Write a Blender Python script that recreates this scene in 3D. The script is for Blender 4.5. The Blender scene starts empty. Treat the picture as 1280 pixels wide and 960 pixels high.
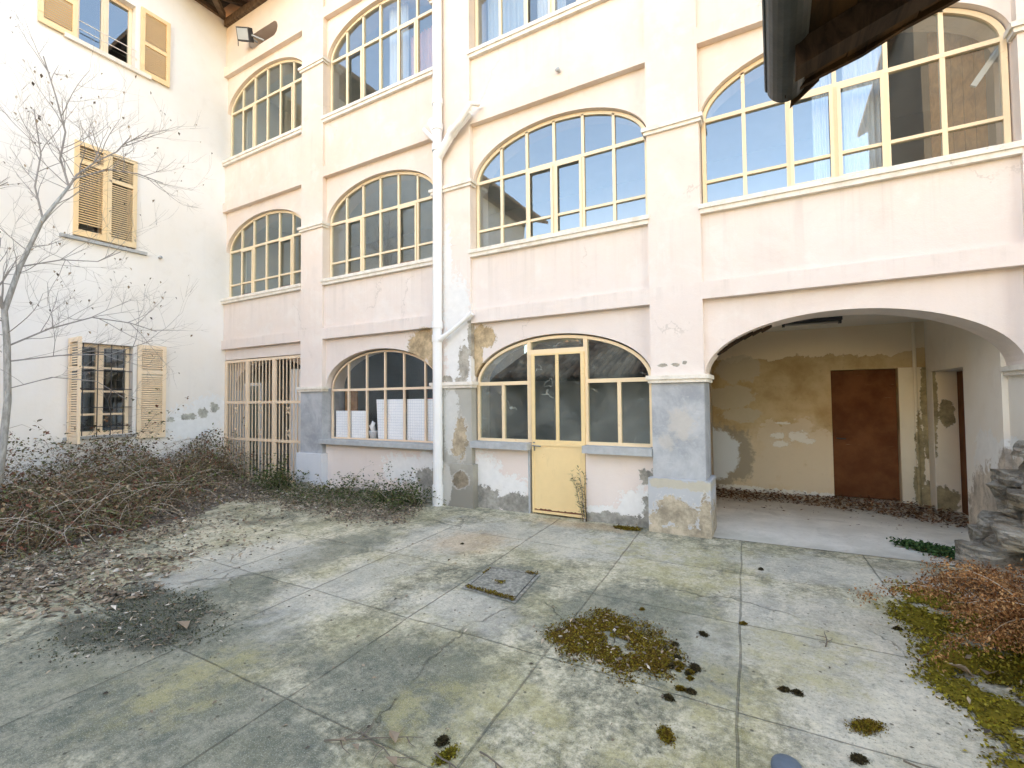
import bpy, math, random
from mathutils import Vector, Matrix
R = math.radians
rnd = random.Random(7)
scene = bpy.context.scene
COL = scene.collection

# ------------------------------------------------------------------ helpers
OFF = {}          # object name -> world offset of its local origin

class MB:
    """collects shapes (world coordinates) and links them as one mesh object"""
    def __init__(s): s.v = []; s.f = []; s.m = []
    def add(s, vs, fs, mi=0):
        n = len(s.v); s.v += [tuple(p) for p in vs]
        for f in fs: s.f.append([n + i for i in f]); s.m.append(mi)
        return s
    def box(s, x0, x1, y0, y1, z0, z1, mi=0):
        v = [(x0,y0,z0),(x1,y0,z0),(x1,y1,z0),(x0,y1,z0),(x0,y0,z1),(x1,y0,z1),(x1,y1,z1),(x0,y1,z1)]
        return s.add(v, [(0,3,2,1),(4,5,6,7),(0,1,5,4),(1,2,6,5),(2,3,7,6),(3,0,4,7)], mi)
    def obox(s, c, ax, ay, az, mi=0):
        c = Vector(c); ax = Vector(ax); ay = Vector(ay); az = Vector(az)
        v = [c+ax*i+ay*j+az*k for k in (-1,1) for i, j in ((-1,-1),(1,-1),(1,1),(-1,1))]
        return s.add(v, [(0,3,2,1),(4,5,6,7),(0,1,5,4),(1,2,6,5),(2,3,7,6),(3,0,4,7)], mi)
    def bar(s, a, b, w, h, mi=0, up=(0,0,1)):
        a = Vector(a); b = Vector(b); d = b - a
        u = Vector(up); x = d.cross(u)
        if x.length < 1e-6: x = d.cross(Vector((1,0,0)))
        x.normalize(); y = x.cross(d).normalized()
        return s.obox((a+b)/2, d/2, x*w/2, y*h/2, mi)
    def tube(s, pts, rad, n=6, cap=True, mi=0):
        pts = [Vector(p) for p in pts]; m = len(pts)
        if not hasattr(rad, '__len__'): rad = [rad]*m
        base = len(s.v); ref = None
        for i, p in enumerate(pts):
            d = (pts[min(i+1, m-1)] - pts[max(i-1, 0)])
            if d.length < 1e-9: d = Vector((0,0,1))
            d.normalize()
            if ref is None:
                ref = d.cross(Vector((0,0,1)))
                if ref.length < .1: ref = d.cross(Vector((1,0,0)))
            ref = (ref - d*ref.dot(d)).normalized(); b = d.cross(ref)
            for k in range(n):
                a = 2*math.pi*k/n
                s.v.append(tuple(p + (ref*math.cos(a) + b*math.sin(a))*rad[i]))
        for i in range(m-1):
            for k in range(n):
                k2 = (k+1) % n
                s.f.append([base+i*n+k, base+i*n+k2, base+(i+1)*n+k2, base+(i+1)*n+k]); s.m.append(mi)
        if cap and n > 2:
            s.f.append([base+k for k in range(n)][::-1]); s.m.append(mi)
            s.f.append([base+(m-1)*n+k for k in range(n)]); s.m.append(mi)
        return s
    def prism(s, poly, axis, a, b, mi=0):
        """poly: list of 2D points, extruded along axis from a to b"""
        def P(p, t):
            return {'x': (t, p[0], p[1]), 'y': (p[0], t, p[1]), 'z': (p[0], p[1], t)}[axis]
        n = len(poly); base = len(s.v)
        s.v += [P(p, a) for p in poly] + [P(p, b) for p in poly]
        s.f.append([base+i for i in range(n)]); s.m.append(mi)
        s.f.append([base+n+i for i in range(n)][::-1]); s.m.append(mi)
        for i in range(n):
            j = (i+1) % n
            s.f.append([base+i, base+n+i, base+n+j, base+j]); s.m.append(mi)
        return s
    def build(s, name, mat, parent=None, smooth=False, fixn=True):
        off = OFF.get(parent.name, Vector((0,0,0))) if parent else Vector((0,0,0))
        me = bpy.data.meshes.new(name)
        me.from_pydata([(p[0]-off[0], p[1]-off[1], p[2]-off[2]) for p in s.v], [], s.f)
        for m in (mat if isinstance(mat, (list, tuple)) else [mat]): me.materials.append(m)
        if len(set(s.m)) > 1: me.polygons.foreach_set('material_index', s.m)
        if smooth: me.polygons.foreach_set('use_smooth', [True]*len(me.polygons))
        if fixn:
            import bmesh
            bm = bmesh.new(); bm.from_mesh(me); bmesh.ops.recalc_face_normals(bm, faces=bm.faces); bm.to_mesh(me); bm.free()
        me.update()
        o = bpy.data.objects.new(name, me); COL.objects.link(o)
        if parent: o.parent = parent
        OFF[o.name] = off
        return o

def thing(name, label, cat, loc=(0,0,0), group=None):
    o = bpy.data.objects.new(name, None); COL.objects.link(o)
    o.location = loc; o.empty_display_size = .1
    OFF[o.name] = Vector(loc)
    o['label'] = label; o['category'] = cat
    if group: o['group'] = group
    return o
def tag(o, label, cat, group=None):
    o['label'] = label; o['category'] = cat
    if group: o['group'] = group
    return o
def kind(o, k, label=None):
    o['kind'] = k
    if label: o['label'] = label
    return o

# ------------------------------------------------------------------ node helper
class NT:
    def __init__(s, name):
        s.mat = bpy.data.materials.new(name); s.mat.use_nodes = True
        s.t = s.mat.node_tree; s.t.nodes.clear()
        s.out = s.t.nodes.new('ShaderNodeOutputMaterial')
        s._pos = None
    def set(s, sock, val):
        if val is None: return
        if hasattr(val, 'node'): s.t.links.new(val, sock)
        elif isinstance(val, (tuple, list)):
            sock.default_value = tuple(val) + ((1,) if len(val) == 3 and sock.type == 'RGBA' else ())
        else: sock.default_value = val
    def n(s, typ, ins=None, **kw):
        nd = s.t.nodes.new('ShaderNode'+typ)
        for k, v in kw.items(): setattr(nd, k, v)
        for k, v in (ins or {}).items(): s.set(nd.inputs[k], v)
        return nd
    def pos(s):
        if s._pos is None: s._pos = s.n('NewGeometry').outputs['Position']
        return s._pos
    def m(s, op, a, b=None, c=None, clamp=False):
        nd = s.n('Math', operation=op, use_clamp=clamp)
        s.set(nd.inputs[0], a); s.set(nd.inputs[1], b); s.set(nd.inputs[2], c)
        return nd.outputs[0]
    def vm(s, op, a, b=None):
        nd = s.n('VectorMath', operation=op); s.set(nd.inputs[0], a); s.set(nd.inputs[1], b)
        return nd.outputs['Value'] if op in ('LENGTH', 'DOT_PRODUCT', 'DISTANCE') else nd.outputs[0]
    def sep(s, v): return s.n('SeparateXYZ', {0: v}).outputs
    def noise(s, scale, detail=4, rough=.55, dist=0, vec=None, col=False):
        nd = s.n('TexNoise', {'Vector': vec if vec is not None else s.pos(), 'Scale': scale, 'Detail': detail, 'Roughness': rough, 'Distortion': dist})
        return nd.outputs['Color' if col else 'Fac']
    def ramp(s, fac, stops, interp='LINEAR'):
        nd = s.n('ValToRGB', {'Fac': fac}); cr = nd.color_ramp; cr.interpolation = interp
        while len(cr.elements) < len(stops): cr.elements.new(.5)
        for e, (p, c) in zip(cr.elements, stops):
            e.position = p
            e.color = (c, c, c, 1) if not hasattr(c, '__len__') else tuple(c)+(1,)
        return nd.outputs['Color']
    def step(s, x, a, b): # smooth 0..1
        nd = s.n('MapRange', {'Value': x, 'From Min': a, 'From Max': b}, interpolation_type='SMOOTHSTEP')
        return nd.outputs['Result']
    def mix(s, fac, a, b, blend='MIX'):
        nd = s.n('Mix', data_type='RGBA', blend_type=blend)
        s.set(nd.inputs['Factor'], fac); s.set(nd.inputs[6], a); s.set(nd.inputs[7], b)
        return nd.outputs[2]
    def scale(s, sx, sy, sz, vec=None):
        return s.vm('MULTIPLY', vec if vec is not None else s.pos(), (sx, sy, sz))
    def bump(s, h, strength=.3, dist=.01, normal=None):
        nd = s.n('Bump', {'Height': h, 'Strength': strength, 'Distance': dist})
        if normal is not None: s.set(nd.inputs['Normal'], normal)
        return nd.outputs[0]
    def blobs(s, lst, nscale=3.0, amp=.9, plane='xz', detail=6, edge=.09, rough=.62):
        """mask of noise-edged patches; lst: (u, v, ru, rv)"""
        cur = None
        for u, v, ru, rv in lst:
            if plane == 'xz': c, k = (u, 0, v), (1/ru, 0, 1/rv)
            elif plane == 'yz': c, k = (0, u, v), (0, 1/ru, 1/rv)
            else: c, k = (u, v, 0), (1/ru, 1/rv, 0)
            d = s.vm('LENGTH', s.vm('MULTIPLY', s.vm('SUBTRACT', s.pos(), c), k))
            cur = d if cur is None else s.m('MINIMUM', cur, d)
        nz = s.m('ADD', s.m('MULTIPLY', s.m('SUBTRACT', s.noise(nscale, detail, .68, .5), .5), amp*2.3), s.m('MULTIPLY', s.m('SUBTRACT', s.noise(nscale*4.3, detail, .7), .5), amp*1.1))
        return s.step(s.m('ADD', cur, nz), 1+edge, 1-edge)
    def done(s, color, rough=.8, normal=None, metal=0, spec=.3, **extra):
        ins = {'Base Color': color, 'Roughness': rough, 'Metallic': metal, 'Specular IOR Level': spec}
        if normal is not None: ins['Normal'] = normal
        ins.update(extra)
        b = s.n('BsdfPrincipled', ins)
        s.t.links.new(b.outputs[0], s.out.inputs[0])
        return s.mat

# ------------------------------------------------------------------ materials
def plain(name, c, rough=.7, var=.15, scale=6, metal=0, bump=.2, bscale=60, spec=.3):
    t = NT(name)
    nz = t.noise(scale, 5, .6)
    col = t.mix(nz, tuple(x*(1-var) for x in c), tuple(min(1, x*(1+var)) for x in c))
    return t.done(col, rough, t.bump(t.noise(bscale, 4, .6), bump, .004), metal, spec)

def plaster(name, c1, c2, peels=None, under=(.34,.30,.24), peel2=None, under2=(.62,.59,.55), plane='xz', grime=0.0, cracks=True, nsc=3.0, amp=.9, wear_and_bounce=False):
    t = NT(name)
    big = t.step(t.noise(.55, 4, .6), .3, .7)
    col = t.mix(big, c1, c2)
    mid = t.noise(3.5, 6, .65)
    col = t.mix(t.m('MULTIPLY', t.step(mid, .5, .75), .30), col, tuple(x*.86 for x in c1))
    if wear_and_bounce:
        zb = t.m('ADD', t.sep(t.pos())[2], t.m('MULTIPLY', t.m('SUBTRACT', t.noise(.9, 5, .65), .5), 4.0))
        col = t.mix(t.m('MULTIPLY', t.step(zb, 6.0, 2.2), .65), col, (.765,.675,.635))  # warm bounce on upper storeys put into the colour: walls turn paler lower down
        mo = t.noise(1.8, 7, .7, .4)
        col = t.mix(t.m('MULTIPLY', t.step(mo, .50, .66), .40), col, (.82,.755,.70))
        col = t.mix(t.m('MULTIPLY', t.step(mo, .46, .34), .30), col, (.64,.55,.49))
    # faint vertical run marks
    runs = t.noise(1.0, 4, .6, vec=t.scale(5.5, 5.5, .35))
    col = t.mix(t.m('MULTIPLY', t.step(runs, .55, .8), .22), col, tuple(x*.80 for x in c2))
    if wear_and_bounce:
        zz = t.sep(t.pos())[2]; drip = t.step(t.noise(1.0, 5, .7, vec=t.scale(9, 9, .25)), .48, .72)
        for zk in (3.62, 6.59, 2.85, 5.79):
            d = t.m('SUBTRACT', zk, zz)
            f = t.m('MULTIPLY', t.step(d, 1.0 if zk in (3.62, 6.59) else .25, 0.0), t.m('GREATER_THAN', d, 0.0))
            col = t.mix(t.m('MULTIPLY', t.m('MULTIPLY', f, drip), .22), col, (.42,.36,.31))
        ck = t.n('TexVoronoi', {'Vector': t.vm('ADD', t.pos(), t.vm('MULTIPLY', t.noise(2.2, 5, .65, col=True), (.7,.7,.7))), 'Scale': .42}, feature='DISTANCE_TO_EDGE').outputs['Distance']
        col = t.mix(t.m('MULTIPLY', t.m('MULTIPLY', t.step(ck, .0045, .001), t.step(t.noise(.8, 3, .6), .50, .58)), .38), col, (.40,.34,.29))
    fine = t.noise(42, 3, .7)
    col = t.mix(t.m('MULTIPLY', t.step(fine, .58, .85), .10), col, (.35,.31,.27))
    h = t.m('ADD', t.m('MULTIPLY', t.noise(70, 4, .7), .35), t.m('MULTIPLY', t.noise(9, 4, .6), .8))
    if grime:
        z = t.sep(t.pos())[2]
        g = t.step(t.m('ADD', z, t.m('MULTIPLY', t.noise(3, 5, .65), -.9)), grime*.35, -.25)
        col = t.mix(g, col, (.27,.25,.21))
    if peel2:
        k = t.blobs(peel2, nsc*1.15, amp, plane)
        tone = t.mix(t.noise(11, 5, .6), tuple(x*.88 for x in under2), tuple(min(x*1.1,1) for x in under2))
        col = t.mix(k, col, tone); h = t.m('SUBTRACT', h, t.m('MULTIPLY', k, .8))
    if peels:
        k = t.blobs(peels, nsc, amp, plane)
        tone = t.mix(t.step(t.noise(6, 7, .75), .3, .7), tuple(x*.62 for x in under), tuple(min(1, x*1.38) for x in under))
        rim = t.blobs([(u, v, a*1.12, b*1.12) for u, v, a, b in peels], nsc, amp, plane)
        col = t.mix(t.m('MULTIPLY', rim, .35), col, (.78,.75,.71))
        col = t.mix(k, col, tone)
        h = t.m('SUBTRACT', h, t.m('MULTIPLY', k, 2.0))
        h = t.m('ADD', h, t.m('MULTIPLY', t.m('MULTIPLY', k, t.noise(120, 4, .7)), .8))
    return t.done(col, .9, t.bump(h, .35, .012), 0, .15)

M = {}
PEACH1, PEACH2 = (.745,.60,.495), (.775,.67,.585)
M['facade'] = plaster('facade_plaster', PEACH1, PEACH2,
    peels=[(5.42,2.42,.34,.26),(5.62,2.2,.12,.3),(6.52,2.46,.22,.17),(6.42,2.2,.10,.34)], under=(.50,.37,.23), amp=.6, nsc=5, wear_and_bounce=True)
M['spandrel'] = plaster('lower_panel_plaster', (.765,.65,.59), (.79,.70,.65),
    peels=[(6.45,.12,.55,.17),(7.0,.10,.5,.14),(8.85,.60,.10,.10),(8.88,.25,.10,.2),(8.5,.03,.7,.10),(5.45,.33,.20,.18),(5.6,.1,.2,.2),(4.2,.0,.9,.08)],
    under=(.33,.31,.27), peel2=[(6.55,.45,.28,.30),(6.85,.30,.34,.22),(5.0,.45,.45,.22),(5.5,.55,.18,.22),(8.75,.2,.25,.25),(8.2,.1,.6,.1)], under2=(.80,.78,.75), nsc=7, amp=.95)
M['dado'] = None
def dado():
    t = NT('blue_grey_dado_paint')
    n1 = t.noise(2.2, 6, .68, .4); n2 = t.noise(14, 6, .7)
    col = t.mix(t.step(n1, .35, .68), (.30,.315,.335), (.47,.48,.49))
    col = t.mix(t.m('MULTIPLY', t.step(n2, .52, .72), .55), col, (.50,.51,.52))
    sc = t.noise(1, 5, .7, vec=t.scale(3, 3, 14))
    col = t.mix(t.m('MULTIPLY', t.step(sc, .58, .72), .45), col, (.58,.58,.58))
    k = t.blobs([(9.25,1.25,.13,.18),(9.1,1.05,.1,.08)], 9, 1.3, edge=.4)
    col = t.mix(t.m('MULTIPLY', k, .6), col, (.52,.47,.41))
    return t.done(col, .7, t.bump(t.m('ADD', n2, t.m('MULTIPLY', n1, 1.5)), .35, .006), 0, .3)
M['dado'] = dado()
M['plinth'] = plaster('painted_plinth', (.42,.435,.455), (.54,.545,.555), peels=[(9.12,.27,.17,.15),(9.25,.22,.16,.16),(9.0,.16,.12,.08),(9.5,.18,.07,.25),(9.2,.02,.6,.07)],
    under=(.44,.37,.28), peel2=[(9.1,.57,.25,.05),(9.42,.56,.15,.06)], under2=(.50,.46,.38), nsc=9, amp=.9)
M['plinth_far'] = plaster('painted_plinth_far', (.50,.53,.57), (.62,.64,.67), peels=[(2.85,-.05,.5,.14)], under=(.40,.36,.30), nsc=6, amp=.6)
M['raw_cement'] = plaster('bare_cement_render', (.36,.34,.29), (.46,.44,.39), peels=[(6.16,.98,.12,.3),(6.1,.8,.1,.1)], under=(.42,.34,.24),
    peel2=[(5.98,1.4,.16,.35),(6.0,1.0,.13,.25)], under2=(.60,.59,.55), grime=1.0, nsc=9, amp=.9)
M['raw_plinth'] = plaster('bare_cement_plinth', (.38,.36,.31), (.47,.44,.38), peels=[(6.2,.40,.13,.12)], under=(.27,.22,.16), peel2=[(5.95,.3,.1,.3)], under2=(.5,.48,.43), grime=1.2, nsc=5, amp=.6)
M['pillar_peel'] = plaster('pillar_plaster', PEACH1, PEACH2, wear_and_bounce=True, peels=[(6.24,2.1,.10,.26),(6.36,2.45,.05,.3),(5.95,1.86,.10,.05),(6.2,1.84,.1,.05),(9.05,1.93,.05,.02),(9.2,1.93,.05,.02),(9.3,1.95,.03,.02)],
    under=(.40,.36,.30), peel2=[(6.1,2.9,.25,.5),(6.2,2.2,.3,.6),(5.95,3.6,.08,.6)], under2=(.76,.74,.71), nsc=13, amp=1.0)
M['side_house'] = plaster('white_house_plaster', (.80,.76,.71), (.83,.815,.80), peels=[(-.35,1.33,.10,.10),(-.62,1.27,.16,.06),(-.93,1.22,.06,.05),(-.12,1.45,.08,.1)], under=(.43,.44,.40),
    peel2=[(-.5,1.15,.6,.35),(-.2,1.35,.4,.35)], under2=(.80,.82,.83), plane='yz', nsc=12, amp=1.0)
def trim():
    t = NT('painted_stone_trim')
    z = t.sep(t.n('NewGeometry').outputs['Normal'])[2]
    n1 = t.noise(7, 6, .7)
    col = t.mix(t.step(n1, .4, .75), (.80,.74,.66), (.64,.57,.47))
    col = t.mix(t.m('MULTIPLY', t.step(t.noise(18, 6, .75), .6, .7), .5), col, (.30,.27,.22))
    return t.done(col, .85, t.bump(t.noise(50, 4, .7), .3, .006), 0, .2)
M['trim'] = trim()
M['trim_grey'] = plain('grey_stone_sill', (.42,.43,.43), .85, .35, 14, bump=.4)
def paint(name, c, rust=.35, rustc=(.36,.15,.04)):
    t = NT(name)
    n1 = t.noise(5, 6, .7); n2 = t.noise(26, 5, .7)
    col = t.mix(n1, tuple(x*.88 for x in c), tuple(min(1, x*1.08) for x in c))
    dirt = t.step(t.noise(1, 6, .7, vec=t.scale(14, 14, 3)), .55, .75)
    col = t.mix(t.m('MULTIPLY', dirt, .35), col, tuple(x*.62 for x in c))
    k = t.m('MULTIPLY', t.step(t.m('ADD', t.m('MULTIPLY', n1, .6), t.m('MULTIPLY', n2, .4)), .60, .68), rust)
    col = t.mix(k, col, rustc)
    return t.done(col, .5, t.bump(n2, .15, .003), 0, .4)
YEL = (.80,.60,.27)
M['frame'] = paint('cream_yellow_metal_paint', (.86,.69,.47), .4)
M['frame_rusty'] = paint('rusty_cream_metal_paint', (.86,.655,.42), .9, (.50,.23,.06))
M['door_yellow'] = paint('yellow_sheet_door_paint', (.87,.63,.33), .45)
M['gate_paint'] = paint('cream_gate_paint', (.84,.64,.46), .3)
M['shutter'] = paint('yellow_shutter_paint', (.87,.625,.36), .2, (.30,.22,.13))
M['shutter_pale'] = paint('pale_shutter_paint', (.87,.69,.50), .25, (.36,.26,.16))
M['shutter_worn'] = paint('worn_shutter_paint', (.78,.60,.38), .85, (.33,.29,.25))
M['sash_bottom'] = plain('dark_red_weather_strip', (.16,.06,.035), .6)
def glass(name, f0=.17, tint=(.80,.84,.83), dust=.04, streak=0.0, film=(.62,.62,.58)):
    t = NT(name)
    lw = t.n('NewGeometry'); c = t.m('ABSOLUTE', t.vm('DOT_PRODUCT', lw.outputs['Normal'], lw.outputs['Incoming']))
    p5 = t.m('POWER', t.m('SUBTRACT', 1.0, c), 5.0)
    fac = t.m('ADD', f0, t.m('MULTIPLY', p5, 1-f0))
    tr = t.n('BsdfTransparent', {'Color': tint})
    wob = t.bump(t.noise(1.7, 2, .5), .02, .02)
    gl = t.n('BsdfGlossy', {'Color': (.72,.89,1.0), 'Roughness': 0.0, 'Normal': wob})
    mx = t.n('MixShader', {0: fac, 1: tr.outputs[0], 2: gl.outputs[0]})
    df = t.n('BsdfDiffuse', {'Color': film})
    d = t.m('MULTIPLY', t.step(t.noise(1.3, 5, .65), .35, .75), dust*1.6)
    if streak:
        w1 = t.n('TexWave', {'Vector': t.pos(), 'Scale': 1.6, 'Distortion': 14, 'Detail': 5, 'Detail Scale': 1.7}, wave_type='BANDS', bands_direction='DIAGONAL').outputs['Fac']
        w = t.m('MULTIPLY', t.step(w1, .992, 1.0), t.step(t.noise(2.2, 3, .6), .5, .62))
        d = t.m('ADD', d, t.m('MULTIPLY', w, streak), clamp=True)
    mx2 = t.n('MixShader', {0: d, 1: mx.outputs[0], 2: df.outputs[0]})
    t.t.links.new(mx2.outputs[0], t.out.inputs[0])
    return t.mat
M['glass'] = glass('window_glass')
M['glass_thin'] = glass('thin_window_glass', .07, (1,1,1), .03, .2)
M['glass_dirty'] = glass('dirty_cobwebbed_glass', .16, (.78,.82,.79), .17, .45, film=(.50,.53,.47))
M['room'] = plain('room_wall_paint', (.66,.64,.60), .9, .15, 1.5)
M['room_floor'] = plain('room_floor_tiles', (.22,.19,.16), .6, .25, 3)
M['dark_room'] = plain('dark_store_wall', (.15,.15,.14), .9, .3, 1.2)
def concrete():
    t = NT('old_courtyard_concrete')
    P = t.pos(); X, Y, Z = t.sep(P)
    # slightly turned slab axes
    xs = t.m('ADD', X, t.m('MULTIPLY', Y, .05))
    warp = t.m('MULTIPLY', t.m('SUBTRACT', t.noise(1.5, 3, .5), .5), .05)
    u = t.m('DIVIDE', t.m('ADD', t.m('SUBTRACT', xs, 7.72), warp), 1.06)
    v = t.m('ADD', t.m('ADD', Y, .02), warp)
    iu, iv = t.m('FLOOR', u), t.m('FLOOR', v)
    rv = t.n('TexWhiteNoise', {'Vector': t.n('CombineXYZ', {0: iu, 1: iv}).outputs[0]}, noise_dimensions='3D').outputs['Value']
    def line(a, w):
        f = t.m('FRACT', a); d = t.m('MINIMUM', f, t.m('SUBTRACT', 1.0, f)); return t.step(d, w, w*.35)
    big = t.noise(.75, 6, .62, .6)
    strk = t.noise(1.0, 7, .68, .5, vec=t.scale(2.2, .75, 1))
    strk2 = t.noise(1.0, 7, .72, .3, vec=t.scale(7, 3.2, 1))
    mid = t.noise(5.5, 9, .74, .3); fin = t.noise(27, 7, .78)
    tone = t.m('ADD', t.m('ADD', t.m('MULTIPLY', big, .34), t.m('MULTIPLY', strk, .40)), t.m('ADD', t.m('MULTIPLY', strk2, .22), t.m('MULTIPLY', t.m('SUBTRACT', rv, .5), .07)))
    tone = t.m('ADD', tone, t.m('ADD', t.m('MULTIPLY', t.m('SUBTRACT', mid, .5), .62), t.m('MULTIPLY', t.m('SUBTRACT', fin, .5), .70)))
    col = t.ramp(tone, [(.29,(.085,.088,.064)), (.39,(.19,.188,.138)), (.47,(.345,.328,.242)), (.55,(.545,.505,.385)), (.67,(.74,.68,.535))])
    # bare patches known from the place
    tint = t.step(t.noise(1.1, 5, .65, .3), .46, .66)
    col = t.mix(t.m('MULTIPLY', tint, .34), col, (.40,.37,.19))
    dark = t.blobs([(8.3,-3.6,.55,.45),(7.0,-3.9,.6,.5),(9.35,-2.1,.55,.35),(9.75,-2.6,.3,.5),(6.3,-4.3,.7,.6),(6.9,-4.5,.9,.55),(7.9,-4.35,.7,.4),(6.0,-3.3,.6,.5),(6.1,-2.3,.35,.9),(9.1,-2.35,.35,.4),(8.15,-2.1,.38,.42)], 2.6, .9, 'xy', 7, .35)
    col = t.mix(t.m('MULTIPLY', dark, .62), col, (.115,.135,.113))
    pale = t.blobs([(8.1,-2.75,.5,.3),(7.0,-2.8,.35,.8),(5.6,-2.9,.5,.7),(10.4,-1.9,.7,.7),(8.0,-.8,1.4,.5),(10.6,-.6,1.0,.4),(10.6,-2.6,.4,.7),(6.9,-1.4,.5,.8)], 2.2, 1.0, 'xy', 7, .4)
    col = t.mix(t.m('MULTIPLY', pale, .48), col, (.60,.585,.55))
    yel = t.blobs([(8.7,-3.75,.3,.28),(9.05,-3.6,.3,.3),(9.9,-2.95,.22,.35),(10.35,-2.2,.3,.4),(9.0,-.75,.6,.3),(10.5,-2.0,.25,.2),(9.5,-1.1,.5,.5),(7.3,-4.2,.3,.4),(9.9,-3.6,.4,.3)], 3.2, 1.0, 'xy', 6, .4)
    yn = t.step(t.noise(5, 6, .7), .38, .62)
    col = t.mix(t.m('MULTIPLY', t.m('MULTIPLY', yel, yn), .60), col, (.40,.36,.17))
    film = t.blobs([(5.75,-3.78,.35,.22),(6.3,-3.95,.45,.36),(6.6,-3.95,.22,.25),(6.05,-4.2,.3,.18)], 3.5, .9, 'xy', 7, .30)
    col = t.mix(t.m('MULTIPLY', film, t.m('ADD', .45, t.m('MULTIPLY', t.noise(9, 6, .75), .8)), clamp=True), col, (.060,.064,.046))
    org = t.blobs([(7.25,-1.35,.4,.35),(8.15,-.15,.6,.16),(11.2,.2,.4,.12)], 2.5, .8, 'xy', 6, .5)
    col = t.mix(t.m('MULTIPLY', org, .40), col, (.56,.36,.20))
    # speckle, pores and lichen dots
    sp = t.noise(55, 5, .75); sp2 = t.noise(160, 3, .7)
    col = t.mix(t.m('MULTIPLY', t.step(sp, .52, .66), .55), col, (.10,.11,.10))
    col = t.mix(t.m('MULTIPLY', t.step(sp2, .54, .66), .45), col, (.68,.66,.61))
    bl = t.noise(13, 6, .72)
    col = t.mix(t.m('MULTIPLY', t.step(bl, .56, .66), .36), col, (.13,.145,.14))
    vor = t.n('TexVoronoi', {'Vector': P, 'Scale': 9, 'Randomness': 1.0}, feature='F1').outputs['Distance']
    col = t.mix(t.m('MULTIPLY', t.step(vor, .10, .05), .8), col, (.07,.065,.05))
    ju = t.m('MULTIPLY', t.m('MAXIMUM', line(u, .0075), line(v, .006)), t.m('LESS_THAN', Y, .08))
    jw = t.m('MULTIPLY', ju, t.step(t.noise(4, 4, .7), .30, .52))
    col = t.mix(t.m('MULTIPLY', jw, .5), col, (.10,.10,.085))
    ck = t.n('TexVoronoi', {'Vector': t.vm('ADD', P, t.vm('MULTIPLY', t.noise(2.5, 4, .6, col=True), (.45,.45,0))), 'Scale': .55}, feature='DISTANCE_TO_EDGE').outputs['Distance']
    ckm = t.m('MULTIPLY', t.step(ck, .006, .002), t.step(t.noise(.9, 3, .6), .52, .60))
    col = t.mix(t.m('MULTIPLY', ckm, .42), col, (.06,.06,.055))
    col = t.mix(1.0, col, (.99,.965,.905), 'MULTIPLY')
    h = t.m('ADD', t.m('MULTIPLY', sp, .6), t.m('ADD', t.m('MULTIPLY', bl, .6), t.m('MULTIPLY', t.m('MAXIMUM', jw, ckm), -2.2)))
    return t.done(col, .88, t.bump(h, .8, .012), 0, .25)
M['concrete'] = concrete()
def porchfloor():
    t = NT('pale_porch_cement')
    col = t.mix(t.step(t.noise(2.5, 6, .65), .35, .7), (.66,.62,.535), (.80,.755,.665))
    col = t.mix(t.m('MULTIPLY', t.step(t.noise(30, 5, .7), .58, .7), .4), col, (.30,.27,.23))
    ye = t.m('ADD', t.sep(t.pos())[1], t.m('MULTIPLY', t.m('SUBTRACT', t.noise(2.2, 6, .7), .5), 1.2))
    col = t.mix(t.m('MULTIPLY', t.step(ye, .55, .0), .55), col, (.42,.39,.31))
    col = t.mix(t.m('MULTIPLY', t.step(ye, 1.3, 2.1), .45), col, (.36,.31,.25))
    col = t.mix(t.m('MULTIPLY', t.step(t.noise(1.4, 6, .7, 1.0), .54, .66), .35), col, (.45,.41,.34))
    return t.done(col, .85, t.bump(t.noise(60, 4, .7), .3, .005))
M['porch_floor'] = porchfloor()
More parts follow.
